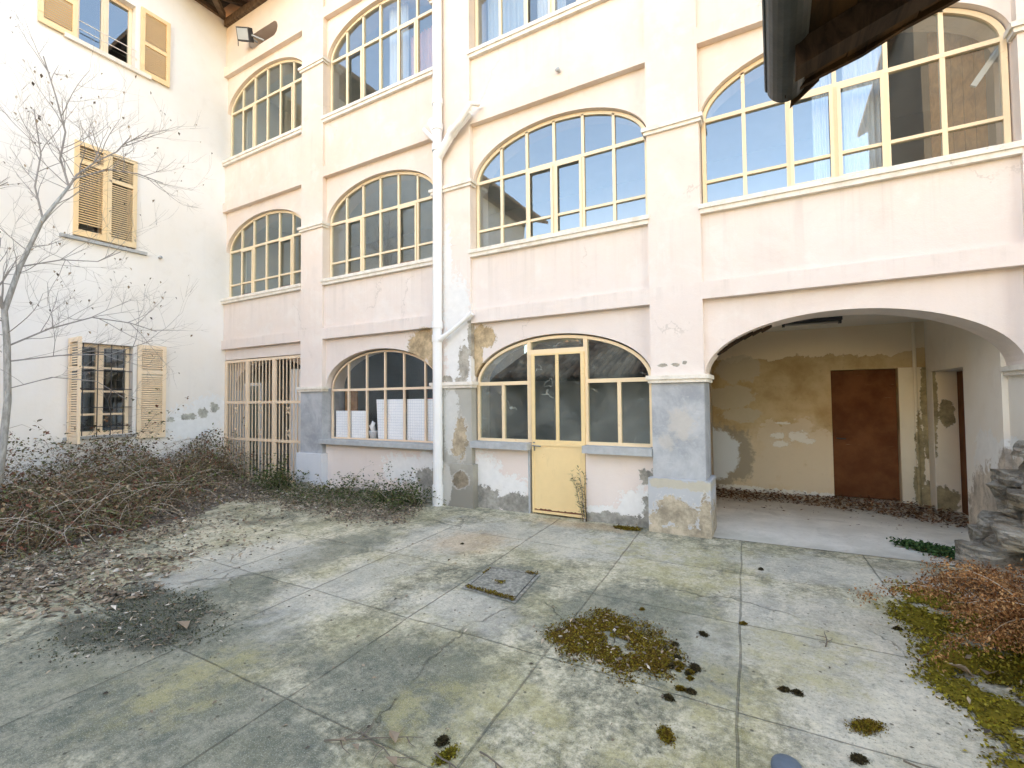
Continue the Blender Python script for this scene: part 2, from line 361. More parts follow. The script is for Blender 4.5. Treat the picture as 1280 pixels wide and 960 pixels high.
def porchwall():
    t = NT('peeling_ochre_porch_wall')
    X, Y, Z = t.sep(t.pos())
    jag = t.m('ADD', t.m('MULTIPLY', t.m('SUBTRACT', t.noise(2.6, 5, .6), .5), .75), t.m('MULTIPLY', t.m('SUBTRACT', t.noise(9, 4, .6), .5), .12))
    zz = t.m('ADD', Z, jag)
    n1 = t.noise(2.2, 6, .65); n2 = t.noise(13, 6, .7)
    base = t.mix(t.step(n1, .3, .7), (.43,.285,.135), (.60,.45,.27))
    base = t.mix(t.m('MULTIPLY', t.step(zz, 1.25, .85), .75), base, (.72,.60,.45))
    base = t.mix(t.m('MULTIPLY', t.step(n2, .55, .75), .35), base, (.22,.15,.08))
    top = t.mix(n1, (.70,.57,.41), (.77,.66,.51))
    k1 = t.step(zz, 2.17, 2.19)
    col = t.mix(k1, base, top)
    pale = t.blobs([(9.65,2.0,.33,.22),(9.55,1.55,.35,.2),(9.7,1.25,.3,.12)], 3, .8)
    col = t.mix(t.m('MULTIPLY', pale, .75), col, (.55,.48,.37))
    beige = t.blobs([(10.3,.55,.3,.3),(10.75,.7,.25,.35),(10.6,.25,.4,.2),(10.5,1.0,.2,.2),(10.0,.35,.2,.25),(10.1,.95,.15,.2)], 4, 1.0)
    col = t.mix(t.m('MULTIPLY', beige, .7), col, (.68,.57,.44))
    wh = t.blobs([(9.35,.62,.32,.42)], 3, .5)
    rim = t.blobs([(9.4,.58,.46,.52)], 3, .5)
    col = t.mix(t.m('MULTIPLY', rim, .7), col, (.27,.24,.20))
    col = t.mix(wh, col, (.68,.72,.76))
    fl = t.blobs([(10.22,.93,.10,.05),(10.5,.93,.14,.08),(10.6,.86,.12,.04),(10.25,.80,.12,.05),(10.3,1.13,.10,.02),(10.2,.02,.6,.06),(9.7,.05,.4,.05),(10.8,.03,.2,.05)], 14, 1.1)
    col = t.mix(t.m('MULTIPLY', fl, .9), col, (.78,.75,.70))
    wr = t.blobs([(11.9,1.2,.12,1.6)], 5, .6)
    h = t.m('ADD', t.m('MULTIPLY', n2, .5), t.m('MULTIPLY', t.m('ADD', k1, t.m('ADD', wh, fl)), 1.6))
    return t.done(col, .92, t.bump(h, .5, .012), 0, .12)
M['porch_wall'] = porchwall()
M['porch_side'] = plaster('pale_peeling_side_wall', (.78,.70,.60), (.82,.78,.72), peels=[(.85,.30,.65,.50),(.45,.80,.22,.25),(1.2,.1,.4,.3),(.2,.3,.3,.5)], under=(.50,.43,.355),
    peel2=[(.9,.95,.35,.25),(.45,.95,.3,.2)], under2=(.80,.78,.74), plane='yz', nsc=4.5, amp=.8)
M['porch_jamb'] = plaster('stained_jamb_plaster', (.72,.62,.48), (.78,.70,.57), peels=[(12.05,1.4,.06,.7),(12.2,1.3,.08,.2),(12.1,.15,.2,.18),(11.96,.7,.05,.6),(11.93,.3,.05,.3)], under=(.33,.27,.16), nsc=6, amp=.8)
M['ceiling'] = plain('porch_ceiling_whitewash', (.78,.76,.71), .9, .15, 2)
def rustdoor():
    t = NT('brown_sheet_metal_door')
    z = t.sep(t.pos())[2]
    n = t.noise(3, 6, .65)
    col = t.mix(t.step(n, .3, .7), (.11,.036,.014), (.19,.072,.03))
    sc = t.noise(1, 4, .6, vec=t.scale(4, 4, 60))
    col = t.mix(t.m('MULTIPLY', t.step(sc, .66, .72), t.step(t.noise(2, 3, .5), .55, .65)), col, (.32,.22,.14))
    return t.done(col, .7, t.bump(n, .2, .004), 0, .12)
M['brown_door'] = rustdoor()
M['handle'] = plain('dull_steel', (.30,.29,.27), .4, .2, metal=.8)
M['iron'] = plain('dark_iron', (.05,.05,.055), .6, .2)
M['pipe'] = plain('white_pvc_pipe', (.80,.79,.77), .5, .06, 3, bump=.05)
def wood(name, a, b, s=3):
    t = NT(name)
    g = t.noise(1, 6, .65, .5, vec=t.scale(s*6, s*.6, s*3))
    col = t.mix(t.step(g, .3, .7), a, b)
    return t.done(col, .85, t.bump(g, .4, .006), 0, .15)
M['wood_dark'] = wood('dark_weathered_roof_wood', (.016,.009,.006), (.06,.035,.021))
M['wood_grey'] = wood('grey_rafter_wood', (.09,.058,.04), (.19,.135,.095))
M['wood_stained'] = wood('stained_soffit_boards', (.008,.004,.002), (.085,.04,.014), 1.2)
M['gutter'] = plain('oxidised_zinc_gutter', (.065,.066,.062), .42, .7, 7, metal=.4)
M['brown_board'] = wood('brown_board', (.20,.085,.03), (.34,.16,.06))
def tiles():
    t = NT('terracotta_roof_tiles')
    r = t.n('NewGeometry').outputs['Random Per Island']
    col = t.ramp(r, [(0,(.10,.055,.04)),(.5,(.27,.135,.075)),(1,(.44,.29,.19))])
    col = t.mix(t.m('MULTIPLY', t.step(t.noise(4, 6, .7), .5, .7), .6), col, (.16,.15,.13))
    return t.done(col, .9, t.bump(t.noise(40, 4, .7), .3, .006), 0, .15)
M['tiles'] = tiles()
def stone():
    t = NT('lichened_dry_stone')
    r = t.n('NewGeometry').outputs['Random Per Island']
    n1 = t.noise(11, 8, .75, .3); n2 = t.m('ADD', t.m('MULTIPLY', t.noise(5, 8, .72, .4), .75), t.m('MULTIPLY', r, .28))
    col = t.ramp(n2, [(.30,(.09,.076,.058)),(.42,(.24,.208,.168)),(.53,(.42,.375,.31)),(.66,(.58,.53,.45))])
    col = t.mix(t.m('MULTIPLY', t.step(n1, .50, .60), .55), col, (.50,.475,.42))
    col = t.mix(t.m('MULTIPLY', t.step(t.noise(4, 6, .72), .50, .62), .6), col, (.15,.105,.055))
    fine = t.noise(45, 6, .78)
    col = t.mix(t.m('MULTIPLY', t.step(fine, .54, .66), .5), col, (.05,.045,.038))
    lay = t.noise(1, 6, .7, .4, vec=t.scale(4, 4, 34))
    col = t.mix(t.m('MULTIPLY', t.step(lay, .54, .62), .22), col, (.07,.062,.05))
    h = t.m('ADD', t.m('ADD', n1, t.m('MULTIPLY', fine, .5)), t.m('MULTIPLY', t.step(lay, .46, .60), -.9))
    return t.done(col, .95, t.bump(h, 1.0, .035), 0, .08)
M['stone'] = stone()
def leafmat(name, stops, rough=.75, trans=.15):
    t = NT(name)
    r = t.n('NewGeometry').outputs['Random Per Island']
    col = t.ramp(r, stops)
    return t.done(col, rough, None, 0, .05)
M['litter'] = leafmat('dry_fallen_leaves', [(0,(.06,.047,.037)),(.25,(.15,.12,.095)),(.5,(.24,.18,.13)),(.75,(.33,.25,.175)),(.92,(.44,.36,.27)),(1,(.60,.54,.46))])
M['litter_brown'] = leafmat('brown_porch_leaves', [(0,(.06,.03,.018)),(.4,(.15,.075,.038)),(.8,(.25,.14,.075)),(1,(.37,.25,.16))])
M['bramble_leaf'] = leafmat('bramble_leaves', [(0,(.05,.04,.025)),(.22,(.10,.09,.045)),(.42,(.15,.13,.07)),(.54,(.11,.16,.06)),(.66,(.19,.085,.055)),(.78,(.16,.065,.05)),(.86,(.25,.165,.10)),(1,(.34,.27,.18))])
M['green_leaf'] = leafmat('green_weed_leaves', [(0,(.035,.05,.02)),(.5,(.075,.10,.035)),(.8,(.12,.14,.06)),(1,(.20,.19,.08))])
M['ivy'] = leafmat('dark_green_weed', [(0,(.02,.05,.018)),(.6,(.05,.10,.035)),(1,(.10,.16,.06))])
M['cane'] = leafmat('bramble_canes', [(0,(.09,.055,.035)),(.3,(.20,.135,.09)),(.6,(.31,.245,.18)),(1,(.50,.445,.38))])
M['moss'] = leafmat('brown_green_moss', [(0,(.05,.026,.008)),(.35,(.12,.068,.014)),(.65,(.18,.12,.014)),(.9,(.21,.17,.02)),(1,(.30,.22,.07))])
M['moss_bright'] = leafmat('yellow_green_moss', [(0,(.055,.036,.010)),(.35,(.14,.108,.016)),(.7,(.22,.185,.020)),(1,(.33,.27,.055))])
M['moss_dark'] = leafmat('dark_thin_moss', [(0,(.04,.042,.03)),(.5,(.075,.08,.05)),(1,(.115,.12,.06))])
M['clod'] = leafmat('dark_moss_clods', [(0,(.03,.022,.013)),(.6,(.06,.045,.024)),(1,(.10,.085,.035))])
M['fern'] = leafmat('rust_brown_dead_fern', [(0,(.10,.04,.018)),(.3,(.22,.095,.04)),(.7,(.36,.175,.075)),(1,(.52,.31,.15))])
def bark():
    t = NT('pale_grey_bark')
    n = t.noise(1, 6, .65, vec=t.scale(30, 30, 9))
    col = t.mix(t.step(n, .3, .75), (.24,.235,.215), (.46,.445,.42))
    return t.done(col, .85, t.bump(n, .4, .005))
M['bark'] = bark()
M['twig'] = plain('twig_bark', (.27,.25,.235), .85, .3, 20)
M['dry_twig'] = plain('dry_twig_bark', (.16,.13,.10), .85, .3, 20)
M['soil'] = plain('dark_leaf_soil', (.17,.145,.118), .95, .7, 16, bump=.8, bscale=40)
def sheet():
    t = NT('white_gridded_sheet')
    b = t.n('TexBrick', {'Vector': t.n('CombineXYZ', {0: t.sep(t.pos())[0], 1: t.sep(t.pos())[2], 2: 0.0}).outputs[0], 'Color1': (.95,.95,.95), 'Color2': (.92,.93,.93), 'Mortar': (.66,.69,.74), 'Scale': 11, 'Mortar Size': .03, 'Brick Width': .5, 'Row Height': .5}, offset=0.0)
    return t.done(b.outputs[0], .5)
M['sheet'] = sheet()
def cloth(name, c, s=26):
    t = NT(name)
    col = t.mix(t.noise(1, 3, .5, vec=t.scale(s, s, .4)), tuple(x*.8 for x in c), c)
    return t.done(col, .9)
M['curtain'] = cloth('white_curtain_cloth', (.78,.78,.80))
M['curtain_pink'] = cloth('pink_curtain_cloth', (.72,.42,.36))
M['curtain_blue'] = cloth('grey_blue_curtain_cloth', (.52,.56,.60))
M['red'] = plain('red_plastic', (.55,.06,.04), .4, .1)
M['ceramic'] = plain('grey_ceramic', (.52,.53,.54), .4, .2)
M['lamp_glass'] = plain('floodlight_glass', (.45,.46,.45), .15, .1)
M['cover'] = None
def cover():
    t = NT('cement_filled_cover')
    n = t.noise(30, 6, .7)
    col = t.mix(t.step(n, .4, .65), (.17,.165,.135), (.36,.345,.29))
    return t.done(col, .85, t.bump(n, .5, .006))
M['cover'] = cover()
M['yellow_house'] = plain('yellow_house_plaster', (.70,.52,.26), .9, .1, 1)
M['pale_house'] = plain('pale_outbuilding_plaster', (.62,.58,.52), .9, .15, 1)
M['old_stone'] = plain('dark_old_stone_wall', (.07,.055,.045), .95, .4, 2)
M['blue'] = plain('blue_grey_dome', (.10,.135,.17), .5, .4, 16)

# ------------------------------------------------------------------ the arcade building
BAYS = [(0.0, 2.577), (3.167, 5.683), (6.366, 8.919), (9.505, 12.10)]
PIL = [(2.577, 3.167), (5.683, 6.366), (8.919, 9.505), (12.10, 12.72)]
LV = [dict(sp=1.80, s=2.66, sill=0.88), dict(sp=4.76, s=5.60, sill=3.73), dict(sp=7.79, s=8.555, sill=6.70)]
RISE = .62; TOPZ = 9.66; BACK = .50; PAN = .09; SPAN = .045
arcade = thing('arcade_building', 'three storey peach plastered building with arched glazed bays, peeling at its foot', 'building', (6, 0, 0))

NA = 40
def arch_pts(x0, x1, sp, rise, n=NA):
    cx, a = (x0+x1)/2, (x1-x0)/2
    return [(cx - a*math.cos(math.pi*i/n), sp + rise*math.sin(math.pi*i/n)) for i in range(n+1)]
def arch_z(x, x0, x1, sp, rise):
    cx, a = (x0+x1)/2, (x1-x0)/2
    return sp + rise*math.sqrt(max(0, 1-((x-cx)/a)**2))
def arch_panel(mb, x0, x1, sp, rise, ztop, y0, y1):
    p = arch_pts(x0, x1, sp, rise); n = len(p)
    v = []
    for x, z in p: v += [(x, y0, z), (x, y0, ztop), (x, y1, z), (x, y1, ztop)]
    f = []
    for i in range(n-1):
        a, b = 4*i, 4*(i+1)
        f += [(a, b, b+1, a+1), (a+2, a+3, b+3, b+2), (a, a+2, b+2, b)]
    mb.add(v, f)

wall = MB()
for bi, (x0, x1) in enumerate(BAYS):
    for li, L in enumerate(LV):
        y0 = PAN if not (bi == 0 and li == 0) else .30
        arch_panel(wall, x0, x1, L['sp'], RISE, L['s'], y0, BACK)
        if bi == 0 and li == 0: wall.box(x0, x1, PAN, .30, 2.44, L['s'])
        nz = LV[li+1]['sill'] - .10 if li < 2 else TOPZ
        b1 = L['s'] + .19
        wall.box(x0, x1, 0, BACK, L['s'], b1)
        if li < 2: wall.box(x0, x1, SPAN, BACK, b1, nz)
        elif bi > 0: wall.box(x0, x1, SPAN, BACK, b1, nz)
# attic strip over the first bay, with the oval opening
hx, hz, ha, hb = 1.30, 9.0, .47, .15
def stadium(n=24):
    return [(hx + (ha-hb)*(1 if math.cos(2*math.pi*i/n+.001) > 0 else -1) + hb*math.cos(2*math.pi*i/n+.001), hz + hb*math.sin(2*math.pi*i/n+.001)) for i in range(n)]
b1 = LV[2]['s'] + .19; x0, x1 = BAYS[0]
wall.box(x0, hx-ha, SPAN, BACK, b1, TOPZ); wall.box(hx+ha, x1, SPAN, BACK, b1, TOPZ)
st = sorted(stadium(48), key=lambda p: p[0])
up = [p for p in st if p[1] >= hz]; dn = [p for p in st if p[1] < hz]
up = [(hx-ha, hz)] + up + [(hx+ha, hz)]; dn = [(hx-ha, hz)] + dn + [(hx+ha, hz)]
for pts, ze in ((up, TOPZ), (dn, b1)):
    v = []; f = []
    for x, z in pts: v += [(x, SPAN, z), (x, SPAN, ze), (x, BACK, z), (x, BACK, ze)]
    for i in range(len(pts)-1):
        a, b = 4*i, 4*(i+1); f += [(a, b, b+1, a+1), (a, a+2, b+2, b)]
    wall.add(v, f)
wall.box(12.72, 17.0, 0, BACK, 0, TOPZ)
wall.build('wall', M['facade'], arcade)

for a, b, d, z in ((3.167, 5.683, BACK, .80), (6.366, 7.235, .24, .86), (8.06, 8.919, .24, .86)):
    MB().box(a, b, PAN, d, -.05, z).build('lower_panel', M['spandrel'], arcade)
lj = MB(); lj.box(7.2352, 7.262, PAN-.008, .26, -.05, .865); lj.build('door_jamb', M['trim_grey'], arcade)

for i, (x0, x1) in enumerate(PIL):
    far = i == 0
    pm = MB().box(x0, x1, 0, BACK, 1.78 if i < 3 else 1.78, TOPZ)
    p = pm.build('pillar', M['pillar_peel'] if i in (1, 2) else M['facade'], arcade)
    if i == 1: p['label'] = 'pillar with bare cement foot and flaking plaster'
    MB().box(x0+.004, x1-.004, .004, BACK, .62, 1.7795).build('dado', M['raw_cement'] if i == 1 else M['dado'] if i < 3 else M['porch_side'], p)
    pl = MB(); o = .045
    pl.box(x0-(o if i != 1 else .0), x1+o, -o, BACK-.03, -.05, .62)
    if i == 3: pass
    else: pl.build('plinth', [M['plinth_far'], M['raw_plinth'], M['plinth']][i], p)
    for li, L in enumerate(LV):
        im = MB(); z = L['sp']
        for e, za, zb in ((.030, z-.075, z-.035), (.050, z-.035, z+.012)):
            im.box(x0-e, x1+e, -e, .11 if i < 3 and li else BACK+.02 if i > 1 and li == 0 else .11, za, zb)
        im.build('impost', M['trim'], p)

# windows -------------------------------------------------------------------
def frame_box(mb, x0, x1, z0, z1, w, y0, y1, mi=0, bot=None):
    mb.box(x0, x0+w, y0, y1, z0, z1, mi); mb.box(x1-w, x1, y0, y1, z0, z1, mi)
    mb.box(x0+w, x1-w, y0-.002, y1, z1-w, z1, mi); mb.box(x0+w, x1-w, y0-.002, y1, z0, z0+w, mi if bot is None else bot)
def arch_ring(mb, x0, x1, sp, rise, w, y0, y1):
    po = arch_pts(x0, x1, sp, rise); pi = arch_pts(x0+w, x1-w, sp, rise-w)
    v = []
    for (a, b), (c, d) in zip(po, pi): v += [(a, y0, b), (c, y0, d), (c, y1, d), (a, y1, b)]
    f = []
    for i in range(len(po)-1):
        a, b = 4*i, 4*i+4
        f += [(a, a+1, b+1, b), (a+1, a+2, b+2, b+1), (a+2, a+3, b+3, b+2)]
    mb.add(v, f)
FY0, FY1 = .155, .200
def panes(x_edges, zlo, zmid, x0, x1, sp, rise, w, mat, parent, yb=.180, skip=(), zlow=None, zl_at=None):
    mb = MB()
    def tilt():
        return rnd.uniform(-.004, .004), rnd.uniform(-.004, .004)
    for i in range(len(x_edges)-1):
        a, b = x_edges[i], x_edges[i+1]
        if i in skip: continue
        segs = [(zlo, zmid)] if not zlow else [(zlo, zlow), (zlow, zmid)]
        tx, tz = tilt()
        for s0, s1 in segs:
            cx, cz = (a+b)/2, (s0+s1)/2
            mb.add([(x, yb + tx*(x-cx)*1.5 + tz*(z-cz)*1.5, z) for x, z in ((a,s0),(b,s0),(b,s1),(a,s1))], [(0,1,2,3)])
        tx, tz = tilt(); n = 8
        top = [(a+(b-a)*k/n, arch_z(a+(b-a)*k/n, x0, x1, sp, rise)) for k in range(n+1)]
        top = [(x, max(z, zmid+.001)) for x, z in top]
        pts = [(b, zmid), (a, zmid)] if False else [(a, zmid), (b, zmid)]
        poly = pts + top[::-1]
        cx, cz = (a+b)/2, zmid+.2
        mb.add([(x, yb + tx*(x-cx)*1.5 + tz*(z-cz)*1.5, z) for x, z in poly], [tuple(range(len(poly)))])
    o = mb.build('pane', mat, parent)
    me = o.data   # face the court
    for p in me.polygons:
        if p.normal.y > 0: p.flip()
    return o
def arched_window(bi, li, sash_cols, lowbar=True, note=None):
    x0, x1 = BAYS[bi]; L = LV[li]; sp = L['sp']; zs = L['sill']
    xa, xb = x0+.012, x1-.012
    fr = MB(); w = .045
    arch_ring(fr, xa, xb, sp, RISE-.005, w, FY0, FY1)
    fr.box(xa, xa+w, FY0, FY1, zs, sp); fr.box(xb-w, xb, FY0, FY1, zs, sp)
    fr.box(xa+w, xb-w, FY0-.003, FY1, sp-.022, sp+.022)
    fr.box(xa+w, xb-w, FY0-.003, FY1, zs, zs+.04)
    cols = [xa + (xb-xa)*k/6 for k in range(7)]
    cols = [xa + .02 + (xb-xa-.04)*k/6 for k in range(7)]
    for k in range(1, 6):
        fr.box(cols[k]-.020, cols[k]+.020, FY0, FY1, zs+.04, sp-.022)
        fr.box(cols[k]-.018, cols[k]+.018, FY0, FY1, sp+.022, arch_z(cols[k], xa+w, xb-w, sp, RISE-.005-w)+.02)
    if lowbar:
        zb = sp - .72
        for k in range(6): fr.box(cols[k]+(.02 if k else .025), cols[k+1]-(.02 if k < 5 else .025), FY0-.003, FY1, zb-.016, zb+.016)
    wn = fr.build('window', M['frame'] if bi != 3 else M['frame_rusty'], arcade)
    if note: wn['label'] = note
    for k in sash_cols:
        sm = MB(); frame_box(sm, cols[k]+.016, cols[k+1]-.016, zs+.042, sp-.026, .034, FY0-.016, FY0-.004, 0, 1)
        sm.build('sash', [M['frame'] if bi != 3 else M['frame_rusty'], M['sash_bottom'] if bi < 2 else M['frame']], wn)
    panes(cols, zs+.02, sp, xa, xb, sp, RISE-.02, w, M['glass'], wn, zlow=None)
    si = MB()
    si.box(x0-.02 if bi else .002, x1+.02, -.03, PAN+.2, zs-.052, zs-.0)
    si.box(x0+.0 if bi else .002, x1-.0, -.012, PAN+.1, zs-.104, zs-.052)
    si.build('sill', M['trim'], wn)
    return wn
for li, lowb in ((1, True), (2, False)):
    for bi, sc in ((0, (1, 4)), (1, (1, 4)), (2, (2, 3)), (3, (2, 3))):
        arched_window(bi, li, sc, lowb)

# ground floor, second bay: six lights over a concrete sill
def gf2():
    bi = 1; x0, x1 = BAYS[bi]; L = LV[0]; sp = 1.745; zs = .88
    xa, xb = x0+.02, x1-.012; w = .03; Y0, Y1 = .19, .225
    fr = MB(); rise = .655
    arch_ring(fr, xa, xb, sp, rise, w, Y0, Y1)
    fr.box(xa, xa+w, Y0, Y1, zs, sp); fr.box(xb-w, xb, Y0, Y1, zs, sp)
    fr.box(xa+w, xb-w, Y0-.003, Y1, sp-.02, sp+.02); fr.box(xa+w, xb-w, Y0-.003, Y1, zs, zs+.025)
    cols = [3.205, 3.62, 4.065, 4.49, 4.91, 5.355, 5.66]
    for k in range(1, 6):
        fr.box(cols[k]-.017, cols[k]+.017, Y0, Y1, zs+.025, sp-.02)
        fr.box(cols[k]-.016, cols[k]+.016, Y0, Y1, sp+.02, arch_z(cols[k], xa+w, xb-w, sp, rise-w)+.012)
    wn = fr.build('window', M['gate_paint'], arcade)
    panes(cols, zs+.01, sp, xa, xb, sp, rise-.015, w, M['glass_thin'], wn, yb=.207)
    MB().box(x0-.05, x1+.02, -.035, .30, .80, .876).build('sill', M['trim_grey'], wn)
gf2()

# ground floor, third bay: glazed screen with the yellow door
def gf3():
    x0, x1 = BAYS[2]; sp = 1.78; xa, xb = x0+.02, x1-.012; w = .04; Y0, Y1 = .13, .18; rise = .62
    fr = MB(); arch_ring(fr, xa, xb, sp, rise, w, Y0, Y1)
    fr.box(xa, xa+w, Y0, Y1, .96, sp); fr.box(xb-w, xb, Y0, Y1, .96, sp)
    dx0, dx1 = 7.262, 8.06
    for xx, zb in ((dx0-.028, .96), (dx1-.005, .0)):
        fr.box(xx-.02, xx+.035, Y0-.004, Y1+.01, .96, arch_z(xx, xa, xb, sp, rise)-.02)
    fr.box(dx0+.0072, dx0+.022, Y0-.004, Y1, 0.002, .96); fr.box(dx1-.005, dx1+.012, Y0-.004, Y1, .002, .96)
    fr.box(xa+w, dx0-.048, Y0-.003, Y1, sp-.028, sp+.022); fr.box(dx1+.03, xb-w, Y0-.003, Y1, sp-.028, sp+.022)
    fr.box(xa+w, dx0-.048, Y0-.003, Y1, .955, .995); fr.box(dx1+.03, xb-w, Y0-.003, Y1, .955, .995)
    fr.box(6.80, 6.845, Y0, Y1, .995, sp-.028); fr.box(8.475, 8.52, Y0, Y1, .995, sp-.028)
    fr.box(dx0+.007, dx1-.025, Y0-.003, Y1, 2.165, 2.225)
    wn = fr.build('glazed_screen', M['frame_rusty'], arcade)
    cols = [xa+.01, 6.822, dx0-.02]
    mb = MB()
    def q(a, b, c, d):
        t1, t2 = rnd.uniform(-.006, .006), rnd.uniform(-.006, .006)
        mb.add([(x, .155+t1*(x-a)+t2*(z-c), z) for x, z in ((a,c),(b,c),(b,d),(a,d))], [(0,1,2,3)])
    q(xa+.01, 6.822, .97, sp); q(6.822, dx0-.02, .97, sp); q(dx1+.01, 8.497, .97, sp); q(8.497, xb-.01, .97, sp)
    for a, b in ((xa+.005, dx0-.02), (dx1+.01, xb-.005)):
        n = 20; top = [(a+(b-a)*k/n, arch_z(a+(b-a)*k/n, xa, xb, sp, rise-.015)) for k in range(n+1)]
        mb.add([(x, .155, z) for x, z in [(a, sp), (b, sp)] + top[::-1]], [tuple(range(n+3))])
    n = 6; top = [(dx0+(dx1-dx0)*k/n, arch_z(dx0+(dx1-dx0)*k/n, xa, xb, sp, rise-.015)) for k in range(n+1)]
    mb.add([(x, .155, z) for x, z in [(dx0, 2.19), (dx1, 2.19)] + top[::-1]], [tuple(range(n+3))])
    o = mb.build('pane', M['glass_dirty'], wn)
    for p in o.data.polygons:
        if p.normal.y > 0: p.flip()
    s = MB(); s.box(x0+.002, dx0+.02, -.045, .128, .865, .955); s.build('sill', M['trim_grey'], wn)
    s = MB(); s.box(dx1+.0, x1-.002, -.045, .128, .865, .955); s.build('sill', M['trim_grey'], wn)
    # the door leaf
    d0, d1 = dx0+.024, dx1-.008
    dm = MB(); y0, y1 = .100, .124
    for a, b in ((d0, d0+.05), (d1-.05, d1), ((d0+d1)/2-.022, (d0+d1)/2+.022)): dm.box(a, b, y0, y1, 1.0, 2.14)
    dm.box(d0, d1, y0-.002, y1, 2.14, 2.163); dm.box(d0, d1, y0-.002, y1, .955, 1.0)
    dm.box(d0, d1, y0, y1, .02, .955)
    frame_box(dm, d0+.002, d1-.002, .022, .953, .03, y0-.008, y0-.001)
    rust = MB()
    door = dm.build('door', M['door_yellow'], arcade)
    door['label'] = 'yellow sheet metal door with two tall panes'
    pts = []
    for k in range(31):
        x = d0+.03+(d1-d0-.06)*k/30; pts.append((x, .052)); 
    low_ = [(x, .056) for x, _ in pts]; hi = [(x, .066+.018*rnd.random()) for x, _ in pts]
    rust.prism(low_ + hi[::-1], 'y', y0-.0035, y0-.0005); rust.build('rust_patch', M['sash_bottom'], door)
    pn = MB(); pn.add([(d0+.03, .112, .98), (d1-.03, .113, .98), (d1-.03, .115, 2.15), (d0+.03, .112, 2.15)], [(0,1,2,3)])
    o = pn.build('pane', M['glass_dirty'], door)
    h = MB(); h.tube([(d0+.035, y0-.002, .925), (d0+.035, y0-.045, .925)], .008, 8); h.tube([(d0+.03, y0-.045, .925), (d0+.155, y0-.05, .918)], .009, 8)
    h.box(d0+.02, d0+.05, y0-.006, y0-.0025, .85, .97)
    h.build('handle', M['handle'], door)
gf3()

# bay one ground floor: what stands behind the gate
bk = MB(); frame_box(bk, .10, .74, 0.02, 1.95, .06, .42, .46); bk.build('glazed_leaf', M['pipe'], arcade)
MB().box(.16, .68, .43, .434, .08, 1.89).build('leaf_pane', M['glass_dirty'], arcade)
MB().box(1.72, 2.50, .42, .455, -.02, 2.2).build('white_door', M['pipe'], arcade)

# downpipe
pp = MB()
px_, py_ = 5.84, -.085
pp.tube([(px_-.02, py_, 0.0), (px_-.02, py_, 2.6), (px_, py_, 5.2), (px_+.01, py_, 9.6)], .070, 14)
for z, e in ((.55,.008),(2.42,.010),(2.62,.012),(5.30,.014),(5.62,.012),(6.02,.010)):
    xo = px_ - .02 + .02*min(1, max(0, (z-2.6)/2.6)); pp.tube([(xo, py_, z), (xo, py_, z+.10)], .070+e, 14)
pp.tube([(px_-.02, py_, .0), (px_-.02, py_, .30)], .082, 14)
pp.tube([(px_+.02, py_-.01, 5.20), (6.12, py_-.01, 5.50), (6.42, py_-.0, 5.72)], [.065,.065,.062], 12)
pp.tube([(6.10, py_-.01, 5.48), (6.17, py_-.01, 5.555)], .078, 12)
pp.tube([(6.16, py_-.09, 5.46), (6.30, py_-.10, 5.55), (6.50, py_-.08, 5.78), (6.58, py_+.02, 5.80)], .036, 10)
pp.tube([(px_-.02, py_-.01, 5.45), (5.66, py_-.01, 5.62), (5.57, py_+.02, 5.72)], .036, 10)
pp.tube([(px_, py_-.01, 5.52), (5.72, py_-.01, 5.75), (5.70, py_+.04, 5.83)], .050, 10)
pp.tube([(5.87, py_-.02, 2.44), (6.10, py_, 2.57), (6.40, py_+.02, 2.77)], [.042,.030,.030], 10)
pp.tube([(6.37, py_+.015, 2.75), (6.43, py_+.02, 2.79)], .042, 10)
pp.build('downpipe', M['pipe'], arcade, smooth=False)

# rooms behind the glass
rm = MB()
for z0, z1 in ((2.66, 2.86), (5.60, 5.80), (8.56, 8.80)):
    rm.box(.05, 12.6, BACK+.004, 5.4, z0, z1)
rm.build('floor_slab', M['room'], arcade)
rw = MB()
rw.box(-.3, 17, 5.4, 5.6, 0, 12)          # rear wall
for z0, z1 in ((2.862, 5.598), (5.802, 8.558)):
    rw.box(.05, 12.6, 3.0, 3.12, z0, z1)
    rw.box(11.2, 11.32, .9, 2.998, z0, z1)
rw.box(16.8, 17, .502, 5.4, 0, 9.6); rw.box(-.3, .045, .504, 5.4, 0, 10.2)
rw.build('room_wall', M['room'], arcade)
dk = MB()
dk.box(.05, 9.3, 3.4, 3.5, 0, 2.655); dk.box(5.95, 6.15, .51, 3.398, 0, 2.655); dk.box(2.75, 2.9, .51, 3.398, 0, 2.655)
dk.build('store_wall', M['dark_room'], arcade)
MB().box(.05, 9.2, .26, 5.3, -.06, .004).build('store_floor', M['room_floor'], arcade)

# porch
pw = MB()
pw.box(9.1, 10.945, 3.0, 3.3, -.02, 2.6); pw.box(11.75, 12.06, 3.0, 3.3, -.02, 2.6); pw.box(10.945, 11.75, 3.0, 3.3, 1.945, 2.6)
pw.build('porch_wall', M['porch_wall'], arcade)
MB().box(9.12, 9.26, .503, 2.998, -.02, 2.598).build('porch_wall', M['porch_jamb'], arcade)
jb = MB().box(11.752, 12.058, 2.985, 2.9985, -.02, 1.95); jb.build('door_surround', M['porch_jamb'], arcade)
sw = MB()
sw.box(12.06, 12.40, BACK+.002, 1.52, -.02, 2.6); sw.box(12.06, 12.40, 2.72, 2.998, -.02, 2.6); sw.box(12.06, 12.40, 1.52, 2.72, 1.87, 2.6)
sw.box(12.4, 12.5, .5, 3.3, -.02, 2.6)
sw.build('porch_side_wall', M['porch_side'], arcade)
MB().box(12.065, 12.305, 2.706, 2.7185, -.02, 1.868).build('doorway_jamb', M['porch_jamb'], arcade)
MB().box(12.31, 12.35, 1.53, 2.70, 0, 1.86).build('side_door', M['brown_door'], arcade)
